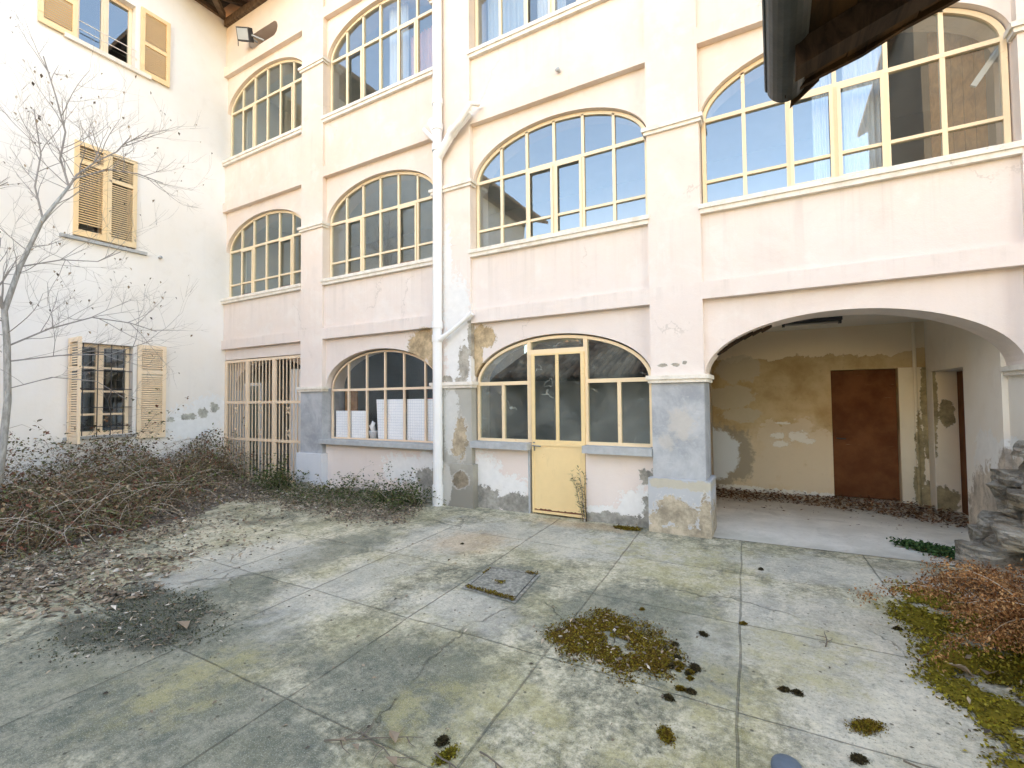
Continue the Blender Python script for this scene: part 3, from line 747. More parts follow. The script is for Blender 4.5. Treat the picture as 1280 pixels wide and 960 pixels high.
MB().box(9.12, 12.5, BACK+.004, 3.3, 2.60, 2.655).build('porch_ceiling', M['ceiling'], arcade)
MB().tube([(11.93, 2.95, 0), (11.93, 2.95, 2.58)], .022, 8).build('wall_pipe', M['porch_jamb'], arcade)
dm = MB(); dm.box(10.95, 11.745, 3.13, 3.16, .02, 1.94)
door = dm.build('door', M['brown_door'], arcade); door['label'] = 'brown sheet metal door at the back of the porch'
dm = MB(); dm.box(10.955, 11.74, 3.118, 3.1275, .955, .975); dm.box(10.955, 10.985, 3.118, 3.1275, .02, 1.93); dm.build('rail', M['brown_door'], door)
dm = MB(); dm.tube([(11.01, 3.125, .905), (11.01, 3.085, .905), (11.12, 3.08, .90)], .009, 8); dm.build('handle', M['iron'], door)
# loose render hanging at the arch edge
lr = MB()
for k in range(7):
    a = R(152 - k*5.0); cx, ax = (BAYS[3][0]+BAYS[3][1])/2, (BAYS[3][1]-BAYS[3][0])/2
    x, z = cx + ax*math.cos(a), 1.80 + RISE*math.sin(a)
    lr.obox((x+.01, .30+.04*rnd.random(), z-.012), (.05, 0, .03), (0,.05+.05*rnd.random(), 0), (-.006, .003, .012))
lr.build('broken_render', M['wood_dark'], arcade)

# roof of the arcade building
EZ = 9.66
rf = MB()
SL = .38
def zr(y): return EZ + .12 + (y+.95)*SL
rf.prism([(-.95, zr(-.95)), (5.0, zr(5.0)), (5.0, zr(5.0)+.12), (-.95, zr(-.95)+.12)], 'x', -.95, 17.6)
rf.prism([(5.0, zr(5.0)), (5.0, zr(5.0)+.12), (8.0, zr(5.0)-1.1), (8.0, zr(5.0)-1.22)], 'x', -.95, 17.6)
roof = rf.build('roof', M['tiles'], arcade)
bd = MB()
for k in range(5):
    y0 = -.93 + k*.19; bd.prism([(y0, zr(y0)-.026), (y0+.186, zr(y0+.186)-.026), (y0+.186, zr(y0+.186)-.004), (y0, zr(y0)-.004)], 'x', -.9, 17.5)
bd.build('soffit_board', M['wood_dark'], roof)
rb = MB()
for k in range(26):
    x = .35 + k*.66; rb.prism([(-.88, zr(-.88)-.13), (.9, zr(.9)-.13), (.9, zr(.9)-.028), (-.88, zr(-.88)-.028)], 'x', x, x+.09)
rb.box(0.02, 17, -.02, .12, EZ-.0+.002, EZ+.16)
rb.build('rafter', M['wood_grey'], roof)

# ------------------------------------------------------------------ the white house wing
house = thing('white_house', 'white plastered house wing with yellow louvred shutters, beside the arcade building', 'house', (0, -6, 0))
hw = MB(); T = .32
WIN = [(-2.43, -1.55, 1.0, 2.585), (-2.43, -1.55, 4.36, 6.0), (-2.42, -1.60, 7.73, 8.92)]
ys, zs_ = -13.5, 9.80
hw.box(-T, 0, -1.55, -.002, -.05, zs_); hw.box(-T, 0, ys, -2.43, -.05, zs_)
zc = -.05
for (a, b, c, d) in WIN:
    hw.box(-T, 0, -2.43, -1.55, zc, c); zc = d
    if b < -1.55: hw.box(-T, 0, b, -1.55, c, d); hw.box(-T, 0, -2.43, a, c, d)
hw.box(-T, 0, -2.43, -1.55, zc, zs_)
hw.box(-T, -.0015, -.0015, .503, -.05, zs_)
hw.build('wall', M['side_house'], house)
hb = MB(); hb.box(-6, -5.8, ys, 5.5, 0, 10); hb.box(-6, -T-.002, ys, ys+.2, 0, 10); hb.box(-5.8, -.35, -2.9, -2.8, 0, 9.7); hb.box(-5.8, -.35, -1.2, -1.1, 0, 9.7)
for z in (.6, 3.2, 6.6, 9.4): hb.box(-5.8, -T-.004, -2.79, -1.21, z, z+.1)
hb.build('inner_wall', M['dark_room'], house)
hr = MB()
def zh(x): return 9.90 + (.85 - x)*.36
hr.prism([(.85, zh(.85)), (.85, zh(.85)+.12), (-3.0, zh(-3)+.12), (-3.0, zh(-3))], 'y', ys-.5, -.955)
hr.prism([(-3.0, zh(-3)+.12), (-3.0, zh(-3)), (-6.8, 9.9), (-6.8, 10.02)], 'y', ys-.5, 6)
hr.prism([(-.9, zh(-.9)), (-.9, zh(-.9)+.12), (-3.0, zh(-3)+.12), (-3.0, zh(-3))], 'y', -.955, 6)
hroof = hr.build('roof', M['tiles'], house)
hb2 = MB()
for k in range(5):
    x0 = .83-.19*(k+1)
    hb2.prism([(x0, zh(x0)-.026), (x0+.186, zh(x0+.186)-.026), (x0+.186, zh(x0+.186)-.004), (x0, zh(x0)-.004)], 'y', ys, -.4)
hb2.build('soffit_board', M['wood_dark'], hroof)
hf = MB()
for k in range(18):
    y = -.75 - k*.62; hf.prism([(.80, zh(.80)-.13), (.80, zh(.80)-.028), (-.25, zh(-.25)-.028), (-.25, zh(-.25)-.13)], 'y', y-.09, y)
hf.prism([(-.05, 9.805), (.06, 9.805), (.06, 9.90), (-.05, 9.90)], 'y', ys, -.01)
hf.bar((.05,-.06,9.86), (.80,-.85,9.80), .10, .12)
hf.build('rafter', M['wood_grey'], hroof)

def shutter_leaf(mat, parent, origin, along, out, w, z0, z1, rail=None, slat=.042, missing=()):
    """a louvred leaf; origin: hinge foot, along: unit direction of its width, out: unit normal of its outer face"""
    o = Vector(origin); a = Vector(along).normalized(); n = Vector(out).normalized(); u = Vector((0,0,1)); t = .034
    mb = MB(); st = .062
    def slab(s0, s1, h0, h1, th=t, shift=0):
        c = o + a*(s0+s1)/2 + u*((h0+h1)/2) + n*(t/2+shift); c.z = (h0+h1)/2
        mb.obox(c, a*(s1-s0)/2, n*th/2, u*(h1-h0)/2)
    slab(0, st, z0, z1); slab(w-st, w, z0, z1)
    rails = [(z0, z0+.085), (z1-.07, z1)] + ([(rail-.035, rail+.035)] if rail else [])
    for h0, h1 in rails: slab(st, w-st, h0, h1, t-.004)
    z = z0+.10
    k = 0
    while z < z1-.085:
        if not (rail and abs(z-rail) < .05) and k not in missing:
            c = o + a*(w/2) + n*(t/2); c.z = z
            d = (n*.72 - u*.69).normalized(); e = a.cross(d)
            mb.obox(c, a*(w/2-st), d*.0175, e*.0035)
        z += slat; k += 1
    # pintle hinges
    for h in (z0+.18, z1-.18):
        c = o + n*(t+.004); c.z = h; mb.obox(c + a*.03, a*.035, n*.004, u*.012)
    return mb.build('shutter', mat, parent)
def casement(parent, y0, y1, z0, z1, mat, bars=()):
    x = -.13; mb = MB(); ym = (y0+y1)/2
    for a, b in ((y0, y0+.055), (y1-.055, y1), (ym-.055, ym+.055)): mb.box(x-.05, x, a, b, z0, z1)
    for a, b in ((y0+.055, ym-.055), (ym+.055, y1-.055)):
        mb.box(x-.05, x-.003, a, b, z0, z0+.07); mb.box(x-.05, x-.003, a, b, z1-.055, z1)
        for h in bars: mb.box(x-.04, x-.006, a, b, h-.018, h+.018)
    mb.box(x, x+.012, ym-.02, ym+.02, z0+.01, z1-.01)
    w = mb.build('window', mat, parent)
    g = MB()
    for a, b in ((y0+.04, ym-.04), (ym+.04, y1-.04)):
        tl = rnd.uniform(-.006, .006)
        g.add([(x-.025, a, z0+.05), (x-.025+tl, b, z0+.05), (x-.025+tl, b, z1-.04), (x-.025, a, z1-.04)], [(0,1,2,3)])
    o = g.build('pane', M['glass'], w)
    for p in o.data.polygons:
        if p.normal.x < 0: p.flip()
    return w
# ground floor window: pale, barred, one leaf flat on the wall, one standing out
w1 = casement(house, -2.42, -1.56, 1.0, 2.58, M['shutter_pale'], (1.36, 1.76, 2.17))
shutter_leaf(M['shutter_pale'], w1, (.02, -1.50, 0), (0,1,0), (1,0,0), .46, .90, 2.62, rail=2.12, slat=.040)
shutter_leaf(M['shutter_pale'], w1, (.03, -2.43, 0), (1,-.02,0), (-.02,-1,0), .46, .90, 2.63, rail=2.12, slat=.040)
gr = MB()
for y in (-2.25, -2.05, -1.86, -1.68): gr.tube([(-.03, y, 1.0), (-.03, y, 2.58)], .008, 6)
for z in (1.15, 1.48, 1.80, 2.12, 2.44): gr.tube([(-.045, -2.43, z), (-.045, -1.55, z)], .008, 6)
gr.build('window_grille', M['iron'], w1)
MB().box(-.10, .05, -2.5, -1.48, .945, .995).build('sill', M['trim_grey'], w1)
# middle window: both leaves shut
w2 = casement(house, -2.42, -1.56, 4.37, 6.0, M['shutter_worn'])
shutter_leaf(M['shutter'], w2, (.0, -2.43, 0), (0,1,0), (1,0,0), .445, 4.385, 6.0, rail=5.66, slat=.041, missing=(1,2))
shutter_leaf(M['shutter_worn'], w2, (.0, -1.981, 0), (0,1,0), (1,0,0), .435, 4.385, 6.0, rail=5.5, slat=.039)
MB().box(-.1, .06, -2.60, -1.38, 4.30, 4.352).build('sill', M['trim_grey'], w2)
# top window: leaves flat on the wall, two rails across
w3 = casement(house, -2.415, -1.605, 7.735, 8.915, M['shutter_pale'])
shutter_leaf(M['shutter'], w3, (.02, -1.53, 0), (0,1,0), (1,0,0), .48, 7.69, 8.96, rail=8.30, slat=.040)
shutter_leaf(M['shutter'], w3, (.02, -2.92, 0), (0,1,0), (1,0,0), .48, 7.69, 8.96, rail=8.30, slat=.040)
gr = MB()
for z in (8.07, 7.93): gr.tube([(.02, -2.44, z), (.02, -1.58, z)], .007, 6)
gr.tube([(.02,-1.585,7.93), (-.02,-1.585,7.90)], .014, 6)
gr.build('window_rail', M['trim'], w3)
MB().box(-.10, .06, -2.60, -1.36, 7.655, 7.728).build('sill', M['trim'], w3)

# ------------------------------------------------------------------ gate across the first bay
gate = thing('gate', 'cream painted iron bar gate with three panels, filling the first ground floor bay', 'gate', (1.2, .1, 0))
gf = MB(); GY = .10
V = [(0.005, .085), (.745, .845), (1.62, 1.72), (2.475, 2.555)]
for a, b in V: gf.box(a, b, GY-.02, GY+.02, .0, 2.42)
for a, b in ((.085,.745), (.845,1.62), (1.72,2.475)):
    for z, h in ((.02,.04), (.77,.05), (1.52,.05), (2.375,.05)): gf.box(a, b, GY-.018, GY+.018, z-h/2+.02, z+h/2+.02)
gf.build('gate_frame', M['gate_paint'], gate)
def scroll(mb, x, z):
    for sx in (-1, 1):
        for sz in (-1, 1):
            pts = [(x+sx*(.012+.028*(1-math.cos(t))*.5*1.4), GY-.012, z+sz*(.012+.03*math.sin(t)+.01*t)) for t in [i*.45 for i in range(9)]]
            mb.tube(pts, .008, 5)
for pi_, (a, b, n) in enumerate(((.085,.745,6), (.845,1.62,6), (1.72,2.475,6))):
    gb = MB()
    for k in range(1, n+1):
        x = a+(b-a)*k/(n+1)
        for z0, z1 in ((.06,.765), (.815,1.515), (1.565,2.37)): gb.box(x-.008, x+.008, GY-.008, GY+.008, z0, z1)
    for z in (.95, 1.38): scroll(gb, (a+b)/2, z)
    gb.build('gate_bars', M['gate_paint'], gate)
MB().box(.77, .84, GY-.035, GY-.0205, 1.02, 1.14).build('lock', M['frame'], gate)

# ------------------------------------------------------------------ lamps and small fittings
fl = thing('floodlight', 'square floodlight with grey glass beside the oval wall opening', 'floodlight', (1.0, 0, 9.0))
c = Vector((1.02, -.16, 8.98)); ax = Vector((.92,.18,-.30)).normalized(); nrm = Vector((.15,-.86,-.45)); nrm = (nrm-ax*nrm.dot(ax)).normalized(); up_ = ax.cross(nrm)
b = MB(); b.obox(c - nrm*-.0, ax*.17, nrm*.05, up_*.12); b.build('housing', M['iron'], fl)
b = MB(); b.obox(c + nrm*.052, ax*.145, nrm*.004, up_*.095); b.build('lens', M['lamp_glass'], fl)
b = MB(); b.bar(c + ax*.18, (1.28, .08, 8.92), .02, .03); b.build('bracket', M['trim_grey'], fl)
b = MB(); b.bar(c - ax*.02 - nrm*.04, (1.1, .06, 8.93), .02, .03); b.build('bracket', M['trim_grey'], fl)
b = MB(); b.tube([c-ax*.17, c-ax*.19+Vector((0,0,-.1)), c-ax*.18+Vector((0,0,-.25))], .008, 5); b.build('cable', M['iron'], fl)

tl = thing('tube_lamp', 'long dark tube lamp under the porch ceiling', 'lamp', (10.64, 1.86, 2.6))
b = MB(); b.box(10.29, 10.99, 1.82, 1.90, 2.555, 2.598); b.build('fitting', M['iron'], tl)
b = MB(); b.tube([(10.33, 1.86, 2.535), (10.95, 1.86, 2.535)], .016, 8); b.build('tube', M['handle'], tl)
for a in (10.30, 10.945): MB().box(a, a+.035, 1.835, 1.885, 2.51, 2.5545).build('socket', M['iron'], tl)

def knob(x, y, z, n, label):
    m = MB(); p = Vector((x, y, z)); n = Vector(n)
    m.tube([p-n*.02, p+n*.02, p+n*.05, p+n*.065], [.022,.022,.034,.012], 8)
    return tag(m.build('wall_knob', M['trim_grey'], None, True), label, 'wall fitting')
knob(7.78, SPAN, 5.92, (0,-1,0), 'small round grey knob on the peach wall above the wide arched window')
knob(0, -1.16, 4.32, (1,0,0), 'small rusty knob on white house wall near the closed shutters')

# ------------------------------------------------------------------ things seen through the glass
def curtain(x0, x1, y, z0, z1, mat, label, n=40):
    m = MB(); v = []
    for k in range(n+1):
        x = x0+(x1-x0)*k/n; yy = y + .03*math.sin(k*1.35) + .012*math.sin(k*.5)
        v += [(x, yy, z0), (x, yy+.01, (z0+z1)/2), (x, yy, z1)]
    f = []
    for k in range(n): a = 3*k; f += [(a, a+3, a+4, a+1), (a+1, a+4, a+5, a+2)]
    m.add(v, f)
    return tag(m.build('curtain', mat, None, True), label, 'curtain')
curtain(4.44, 4.88, .36, 6.74, 8.45, M['curtain'], 'white curtain in the top floor window left of the pink one')
curtain(4.92, 5.50, .37, 6.74, 7.74, M['curtain_pink'], 'pink curtain in the top floor window beside the downpipe')
curtain(6.45, 7.15, .40, 6.74, 8.0, M['curtain_blue'], 'grey blue curtain in the top floor window right of the downpipe')
curtain(7.3, 7.75, .40, 6.74, 8.0, M['curtain'], 'white curtain in the top floor window above the wide sky reflecting one')
curtain(10.62, 10.83, .38, 3.76, 5.2, M['curtain'], 'narrow white curtain behind the wide window below the dark eave')
curtain(10.9, 11.28, .40, 3.76, 5.28, M['curtain'], 'broad white curtain in a sash of the wide window below the eave')
bw = MB()
for k in range(5): bw.box(11.66+.085*k, 11.74+.085*k, .62, .65, 3.0, 5.3)
tag(bw.build('wooden_screen', M['brown_board'], None), 'brown plank screen behind the last panes of the wide right window', 'screen')
bw = MB()
bw.obox((12.02, .36, 4.66), (.11, 0, .17), (0,.015,0), (-.02,0,.014)); tag(bw.build('window_stay', M['pipe'], None), 'slanting white bar behind the right upper pane of the wide window', 'bar')
def whiteboard(x0, x1, y, z0, z1, label, tilt=0):
    m = MB(); m.add([(x0+tilt, y, z1), (x0, y, z0), (x1, y, z0), (x1, y, z1), (x0+tilt, y+.012, z1), (x0, y+.012, z0), (x1, y+.012, z0), (x1, y+.012, z1)],
        [(0,1,2,3), (4,7,6,5), (0,4,5,1), (1,5,6,2), (2,6,7,3), (3,7,4,0)])
    return tag(m.build('gridded_sheet', M['sheet'], None), label, 'sheet', 'white gridded sheets behind the ground floor window')
MB_s = MB().box(3.17, 5.68, .232, .50, .82, .876); MB_s.build('inner_sill', M['trim_grey'], arcade)
whiteboard(3.24, 3.61, .25, .88, 1.375, 'low white gridded sheet below the brown board in the window')
whiteboard(3.63, 4.01, .25, .88, 1.375, 'low white gridded sheet next to the small grey pot')
whiteboard(4.27, 4.48, .26, .88, 1.57, 'taller white gridded sheet with slanting edge, right of the pot', -.04)
whiteboard(4.50, 4.90, .25, .88, 1.57, 'tall white gridded sheet in the middle of the ground floor window')
whiteboard(4.93, 5.66, .25, .88, 1.57, 'widest white gridded sheet, beside the downpipe')
tag(MB().box(3.30, 3.60, .40, .43, .88, 1.73).build('brown_board', M['brown_board'], None), 'orange brown wooden board above the low sheets in the window', 'board')
pot = MB(); pot.tube([(4.12,.31,.88), (4.12,.31,.90), (4.12,.31,1.0), (4.12,.31,1.03)], [.05,.065,.085,.09], 14)
pt = tag(pot.build('pot', M['ceramic'], None, True), 'small grey pot between the low and tall gridded sheets', 'pot')
fg = MB(); fg.tube([(4.12,.30,1.02), (4.10,.29,1.10), (4.12,.29,1.16), (4.11,.29,1.20)], [.04,.05,.03,.01], 8); fg.tube([(4.08,.29,1.08), (4.04,.28,1.12)], .014, 6); fg.tube([(4.14,.29,1.12), (4.17,.28,1.17)], .014, 6)
tag(fg.build('figurine', M['pipe'], None, True), 'white figurine standing in the grey pot in the window', 'figurine')
rd = MB(); rd.tube([(5.52,.5,1.58), (5.52,.5,1.70), (5.52,.5,1.78)], [.11,.10,.06], 12)
rd.box(5.2, 5.66, .42, .6, 1.40, 1.58)
tag(rd.build('red_tub', M['red'], None), 'red plastic tub above the widest gridded sheet', 'tub')

# ------------------------------------------------------------------ ground
def sheetmesh(name, mat, x0, x1, y0, y1, z, k='structure'):
    m = MB(); m.add([(x0,y0,z),(x1,y0,z),(x1,y1,z),(x0,y1,z)], [(0,1,2,3)])
    return kind(m.build(name, mat), k)
sheetmesh('ground', M['soil'], -150, 150, -150, 150, -.06)
sheetmesh('courtyard', M['concrete'], -.0, 16, -9, .16, 0)
pf = MB(); pf.add([(9.5,.02,.006),(12.1,.10,.006),(12.4,.52,.006),(12.4,3.2,.006),(9.2,3.2,.006),(9.2,.52,.006),(9.45,.50,.006)], [tuple(range(7))]); kind(pf.build('porch_floor', M['porch_floor']), 'structure')

def vnoise(x, y, s=1.0):
    return (math.sin(x*2.1*s+1.3)+math.sin(y*2.7*s+.4)+math.sin((x+y)*3.9*s+2.2)*.7+math.sin((x-y*1.3)*6.3*s)*.45+math.sin((x*1.7+y)*11*s)*.25)/3.4

# generic leaf scatter
def leaf(mb, p, size, yaw, pitch, roll, fold=.25, asp=.55, mi=0):
    M3 = Matrix.Rotation(yaw, 3, 'Z') @ Matrix.Rotation(pitch, 3, 'Y') @ Matrix.Rotation(roll, 3, 'X')
    w = size*asp*.5
    pts = [(0,0,0), (size*.45, w, fold*w), (size, 0, -fold*w*.6), (size*.45, -w, fold*w), (size*.5,0,0)]
    p = Vector(p)
    mb.add([p + M3 @ Vector(q) for q in pts], [(0,4,1), (1,4,2), (0,3,4), (3,2,4)], mi)
def inpoly(x, y, poly):
    c = False; j = len(poly)-1
    for i in range(len(poly)):
        xi, yi = poly[i]; xj, yj = poly[j]
        if (yi > y) != (yj > y) and x < (xj-xi)*(y-yi)/(yj-yi)+xi: c = not c
        j = i
    return c
def polydist(x, y, poly):
    best = 9
    for i in range(len(poly)):
        ax, ay = poly[i-1]; bx, by = poly[i]
        dx, dy = bx-ax, by-ay; t = max(0, min(1, ((x-ax)*dx+(y-ay)*dy)/(dx*dx+dy*dy+1e-9)))
        best = min(best, math.hypot(x-ax-t*dx, y-ay-t*dy))
    return best
def scatter(poly, n, fn, soft=.25, seed=1, freq=1.6):
    r = random.Random(seed); xs = [p[0] for p in poly]; ys = [p[1] for p in poly]; k = 0; tries = 0
    while k < n and tries < n*30:
        tries += 1
        x, y = r.uniform(min(xs)-soft, max(xs)+soft), r.uniform(min(ys)-soft, max(ys)+soft)
        d = polydist(x, y, poly); d = d if inpoly(x, y, poly) else -d
        if d + vnoise(x, y, freq)*soft + r.gauss(0, soft*.4) < 0: continue
        fn(r, x, y, d); k += 1

# soil under the thicket
sm = MB(); N = 46
def soil_h(x, y):
    lim = 2.2 if y < -2.6 else 1.5 + .7*max(0, (-y-.6)/2.0)
    e = 1 - max(0, (x-lim+ .25*vnoise(y, x))/1.1)
    h = .16*max(0, min(1, e)) + .03*vnoise(x*1.5, y*1.5)
    return h
def soil_z(x, y):
    xl = (3.5 if y < -2.8 else 2.5 + 1.0*max(0, (-y-.4)/2.4)) + .25*vnoise(y*1.3, 1.0)
    edge = max(0, min(1, (xl-x)/.6, (y+7.5)/.5, (-.2-y)/.7))
    return soil_h(x, y)*edge + .03*edge - .03*(edge < .02)
for i in range(N+1):
    for j in range(N+1):
        x = .0+4.3*i/N; y = -7.5+7.3*j/N
        sm.v.append((x, y, soil_z(x, y)))
for i in range(N):
    for j in range(N):
        a = i*(N+1)+j; sm.f.append([a, a+N+1, a+N+2, a+1]); sm.m.append(0)
kind(sm.build('soil', M['soil'], None, True), 'structure')

# fallen leaves over the court
LIT = [(3.0,-7.2), (4.7,-4.7), (4.9,-4.2), (4.6,-3.7), (4.0,-2.9), (3.3,-1.9), (2.6,-1.2), (1.6,-.8), (1.0,-.5), (.5,-.3), (.4,-3), (.5,-7.2)]
LIT2 = [(2.7,-.75), (4.0,-1.1), (5.2,-1.4), (5.9,-1.0), (5.85,-.55), (5.6,-.25), (4.0,-.12), (2.6,-.2)]
lm = MB()
def lf(size0, size1, zmax=.03, hfun=None):
    def f(r, x, y, d):
        z = (hfun(x, y) if hfun else 0) + r.random()**2*zmax + .004
        leaf(lm, (x, y, z), r.uniform(size0, size1), r.uniform(0, 6.28), r.gauss(0, .3), r.gauss(0, .35), r.uniform(.1, .6), r.uniform(.3, .6))
    return f
hs = lambda x, y: max(0, soil_z(x, y))
scatter(LIT, 24000, lf(.022, .07, .05, hs), .30, 3)
scatter([(3.9,-4.9),(5.5,-4.2),(5.6,-3.7),(4.9,-2.9),(4.2,-3.5)], 1500, lf(.03,.09,.03), .2, 31)
scatter(LIT2, 6000, lf(.02, .06, .05, hs), .3, 4)
scatter([(3.2,-1.6),(4.4,-1.4),(5.2,-2.4),(5.2,-3.8),(4.6,-3.8),(3.9,-2.7)], 900, lf(.02,.06,.01,hs), .4, 42)
scatter([(1.2,-.45),(2.6,-.35),(3.2,-.6),(3.2,-1.2),(2.2,-1.3),(1.2,-.9)], 3200, lf(.02,.06,.05,hs), .2, 41)
scatter([(4.2,-4.9),(9.0,-4.6),(9.2,-2.2),(5.6,-1.2),(4.2,-2.5)], 260, lf(.015,.04,.006), .4, 5)
scatter([(9.2,-4.2),(11.0,-3),(11.2,-.5),(9.6,-.3)], 70, lf(.012,.03,.006), .2, 6)
kind(lm.build('fallen_leaves', M['litter'], None, False, False), 'stuff', 'dry brown and grey leaves lying over the left court')
lm = MB()
scatter([(9.35,2.2),(10.3,2.25),(11.3,2.15),(12.0,1.7),(12.25,1.65),(12.25,2.65),(11.9,2.95),(9.3,2.97)], 3600, lf(.025,.07,.06), .12, 7)
scatter([(9.5,1.6),(12.0,1.0),(12.0,2.2),(9.4,2.4)], 120, lf(.02,.05,.01), .3, 8)
kind(lm.build('porch_leaves', M['litter_brown'], None, False, False), 'stuff', 'drift of brown dry leaves along the porch back wall')
# a few larger leaves near the camera
for (x, y, s, lab) in ((8.66,-4.0,.075,'orange brown fallen leaf, the largest near the lower edge'), (8.46,-4.10,.05,'pale curled fallen leaf left of the orange one'), (8.545,-4.11,.045,'small pinkish fallen leaf beside the twigs'),
        (8.76,-4.10,.07,'tan fallen leaf close to the lower edge'), (11.2,-2.03,.11,'curled tan leaf standing by the dead fern'), (11.1,-2.13,.12,'flat pale leaf on the moss before the fern'), (6.66,-3.88,.12,'big brown leaf on the dark moss patch at left')):
    m = MB(); leaf(m, (x, y, .012), s, rnd.uniform(0, 6), -.35, .3, .5, .75)
    tag(m.build('fallen_leaf', M['litter'], None), lab, 'leaf', 'single fallen leaves')

# ------------------------------------------------------------------ bramble thicket against the white house
def cane(mb, p, yaw, length, rise, droop, r0, seg=7, n=3):
    pts = []; p = Vector(p); d = Vector((math.cos(yaw), math.sin(yaw), rise)).normalized(); cur = p.copy()
    for i in range(seg):
        pts.append(cur.copy()); cur = cur + d*(length/seg)
        d = (d + Vector((rnd.gauss(0,.12), rnd.gauss(0,.12), -droop + rnd.gauss(0,.08)))).normalized()
        if cur.z < .02: cur.z = .02
    mb.tube(pts, [r0*(1-.7*i/(seg-1)) for i in range(seg)], n, False)
    return pts
def thick_h(x, y):
    t = max(0, 1 - max(0, x-.3)/3.1)
    b = 1.0 + .42*vnoise(x*.9+3, y*1.1)
    near = min(1, .45 + .55*min(1, abs(y+1.25)/.9)) if y > -2.3 else 1
    return max(.08, (t**.55)*b*near)
und = MB(); lv = MB()
rnd.seed(21)
def edge_x(y): return 1.0 if y > -.55 else 1.0 + 2.5*min(1, (-.55-y)/2.4) + .25*vnoise(y*1.4, 2)
for k in range(2600):
    y = -.3 - 6.6*rnd.random(); x = .12 + (edge_x(y)-.1)*rnd.random()**.9
    h = thick_h(x, y)
    pts = cane(und, (x, y, .05), rnd.uniform(0, 6.28), rnd.uniform(.5, 1.5), rnd.uniform(.4, 2.2), rnd.uniform(.15, .5), rnd.uniform(.0025, .006))
    for q in pts[1:]:
        for _ in range(3):
            if q.z < h*1.25+.1: leaf(lv, q + Vector((rnd.gauss(0,.06), rnd.gauss(0,.06), rnd.gauss(0,.05))), rnd.uniform(.025,.06), rnd.uniform(0,6.28), rnd.gauss(.2,.6), rnd.gauss(0,.6), .3, .6)
for k in range(20000):
    y = -.3 - 6.6*rnd.random(); x = .05 + (edge_x(y))*rnd.random()
    z = thick_h(x, y)*rnd.random()**.6
    leaf(lv, (x, y, max(.04, z)), rnd.uniform(.025,.06), rnd.uniform(0,6.28), rnd.gauss(0,.7), rnd.gauss(0,.7), .3, .6)
for k in range(900):
    y = -.4 - 6.2*rnd.random(); x = .1 + edge_x(y)*rnd.random(); z = thick_h(x, y)*rnd.uniform(.4, 1.05)
    a = rnd.uniform(0, 6.28); l = rnd.uniform(.2, .7)
    und.tube([(x, y, z), (x+l*.5*math.cos(a), y+l*.5*math.sin(a), z+rnd.uniform(-.05,.12)), (x+l*math.cos(a), y+l*math.sin(a), max(.03, z+rnd.uniform(-.25,.1)))], [.003,.0025,.0015], 3, False)
base = len(und.v)
und.v += lv.v; und.f += [[i+base for i in f] for f in lv.f]; und.m = und.m + [1]*len(lv.f)
kind(und.build('undergrowth', [M['cane'], M['bramble_leaf']], None, False, False), 'stuff', 'tangle of brambles and dead stems against the white house')

def plant(name, label, cat, base, n, spread, height, leafm, leafs, size, seed, canes=None, group=None, droop=.25):
    r_ = random.Random(seed); t = thing(name, label, cat, base, group)
    cm = MB(); fm = MB()
    for k in range(n):
        x = base[0] + r_.uniform(-1, 1)*spread[0]; y = base[1] + r_.uniform(-1, 1)*spread[1]
        st = rnd.getstate(); rnd.seed(seed*100+k)
        pts = cane(cm, (x, y, base[2]), r_.uniform(0, 6.28) if not canes else r_.uniform(*canes), height*r_.uniform(.5, 1.2), r_.uniform(.6, 3), droop*r_.uniform(.4, 1.5), r_.uniform(.002, .005), 8)
        rnd.setstate(st)
        for q in pts[1:]:
            for _ in range(leafs): leaf(fm, q + Vector((r_.gauss(0,.035), r_.gauss(0,.035), r_.gauss(0,.03))), r_.uniform(*size), r_.uniform(0, 6.28), r_.gauss(.1,.5), r_.gauss(0,.5), .3, .65)
    cm.build('stems', M['cane'], t, False, False); fm.build('leaves', leafm, t, False, False)
    return t
plant('bramble_bush', 'low green bramble bush before the gate and the first pillar', 'bramble', (2.35,-.28,0), 46, (.42,.2), .85, M['green_leaf'], 4, (.03,.065), 5, group='brambles along the arcade')
plant('bramble_bush', 'low green bramble with a yellow leaf tip beside the downpipe', 'bramble', (5.25,-.28,0), 60, (.42,.18), .62, M['green_leaf'], 4, (.025,.055), 6, group='brambles along the arcade')
plant('bramble_bush', 'thin arching bramble shoots below the sheet filled window', 'bramble', (4.15,-.22,0), 34, (.55,.14), .75, M['green_leaf'], 3, (.025,.06), 9, group='brambles along the arcade')
plant('bramble_bush', 'reddish bramble climbing the white wall left of the gate', 'bramble', (.35,-.5,0), 46, (.28,.28), 1.45, M['bramble_leaf'], 4, (.03,.07), 10)
plant('bramble_bush', 'reddish bramble shoots climbing over the barred window', 'bramble', (.35,-2.0,.4), 26, (.2,.55), 1.6, M['bramble_leaf'], 3, (.035,.075), 11, droop=.12)
kg = MB()
def matted(poly, n, z, mat, name, label, size, seed):
    global lm
    lm = MB()
    scatter(poly, n, lf(size[0], size[1], z, hs), .15, seed)
    return kind(lm.build(name, mat, None, False, False), 'stuff', label)
matted([(1.9,-.1),(2.6,-.9),(4.2,-1.0),(5.6,-.75),(5.7,-.1)], 4200, .14, M['green_leaf'], 'weeds', 'matted weeds at the foot of the arcade', (.02,.05), 12)
lm = MB()
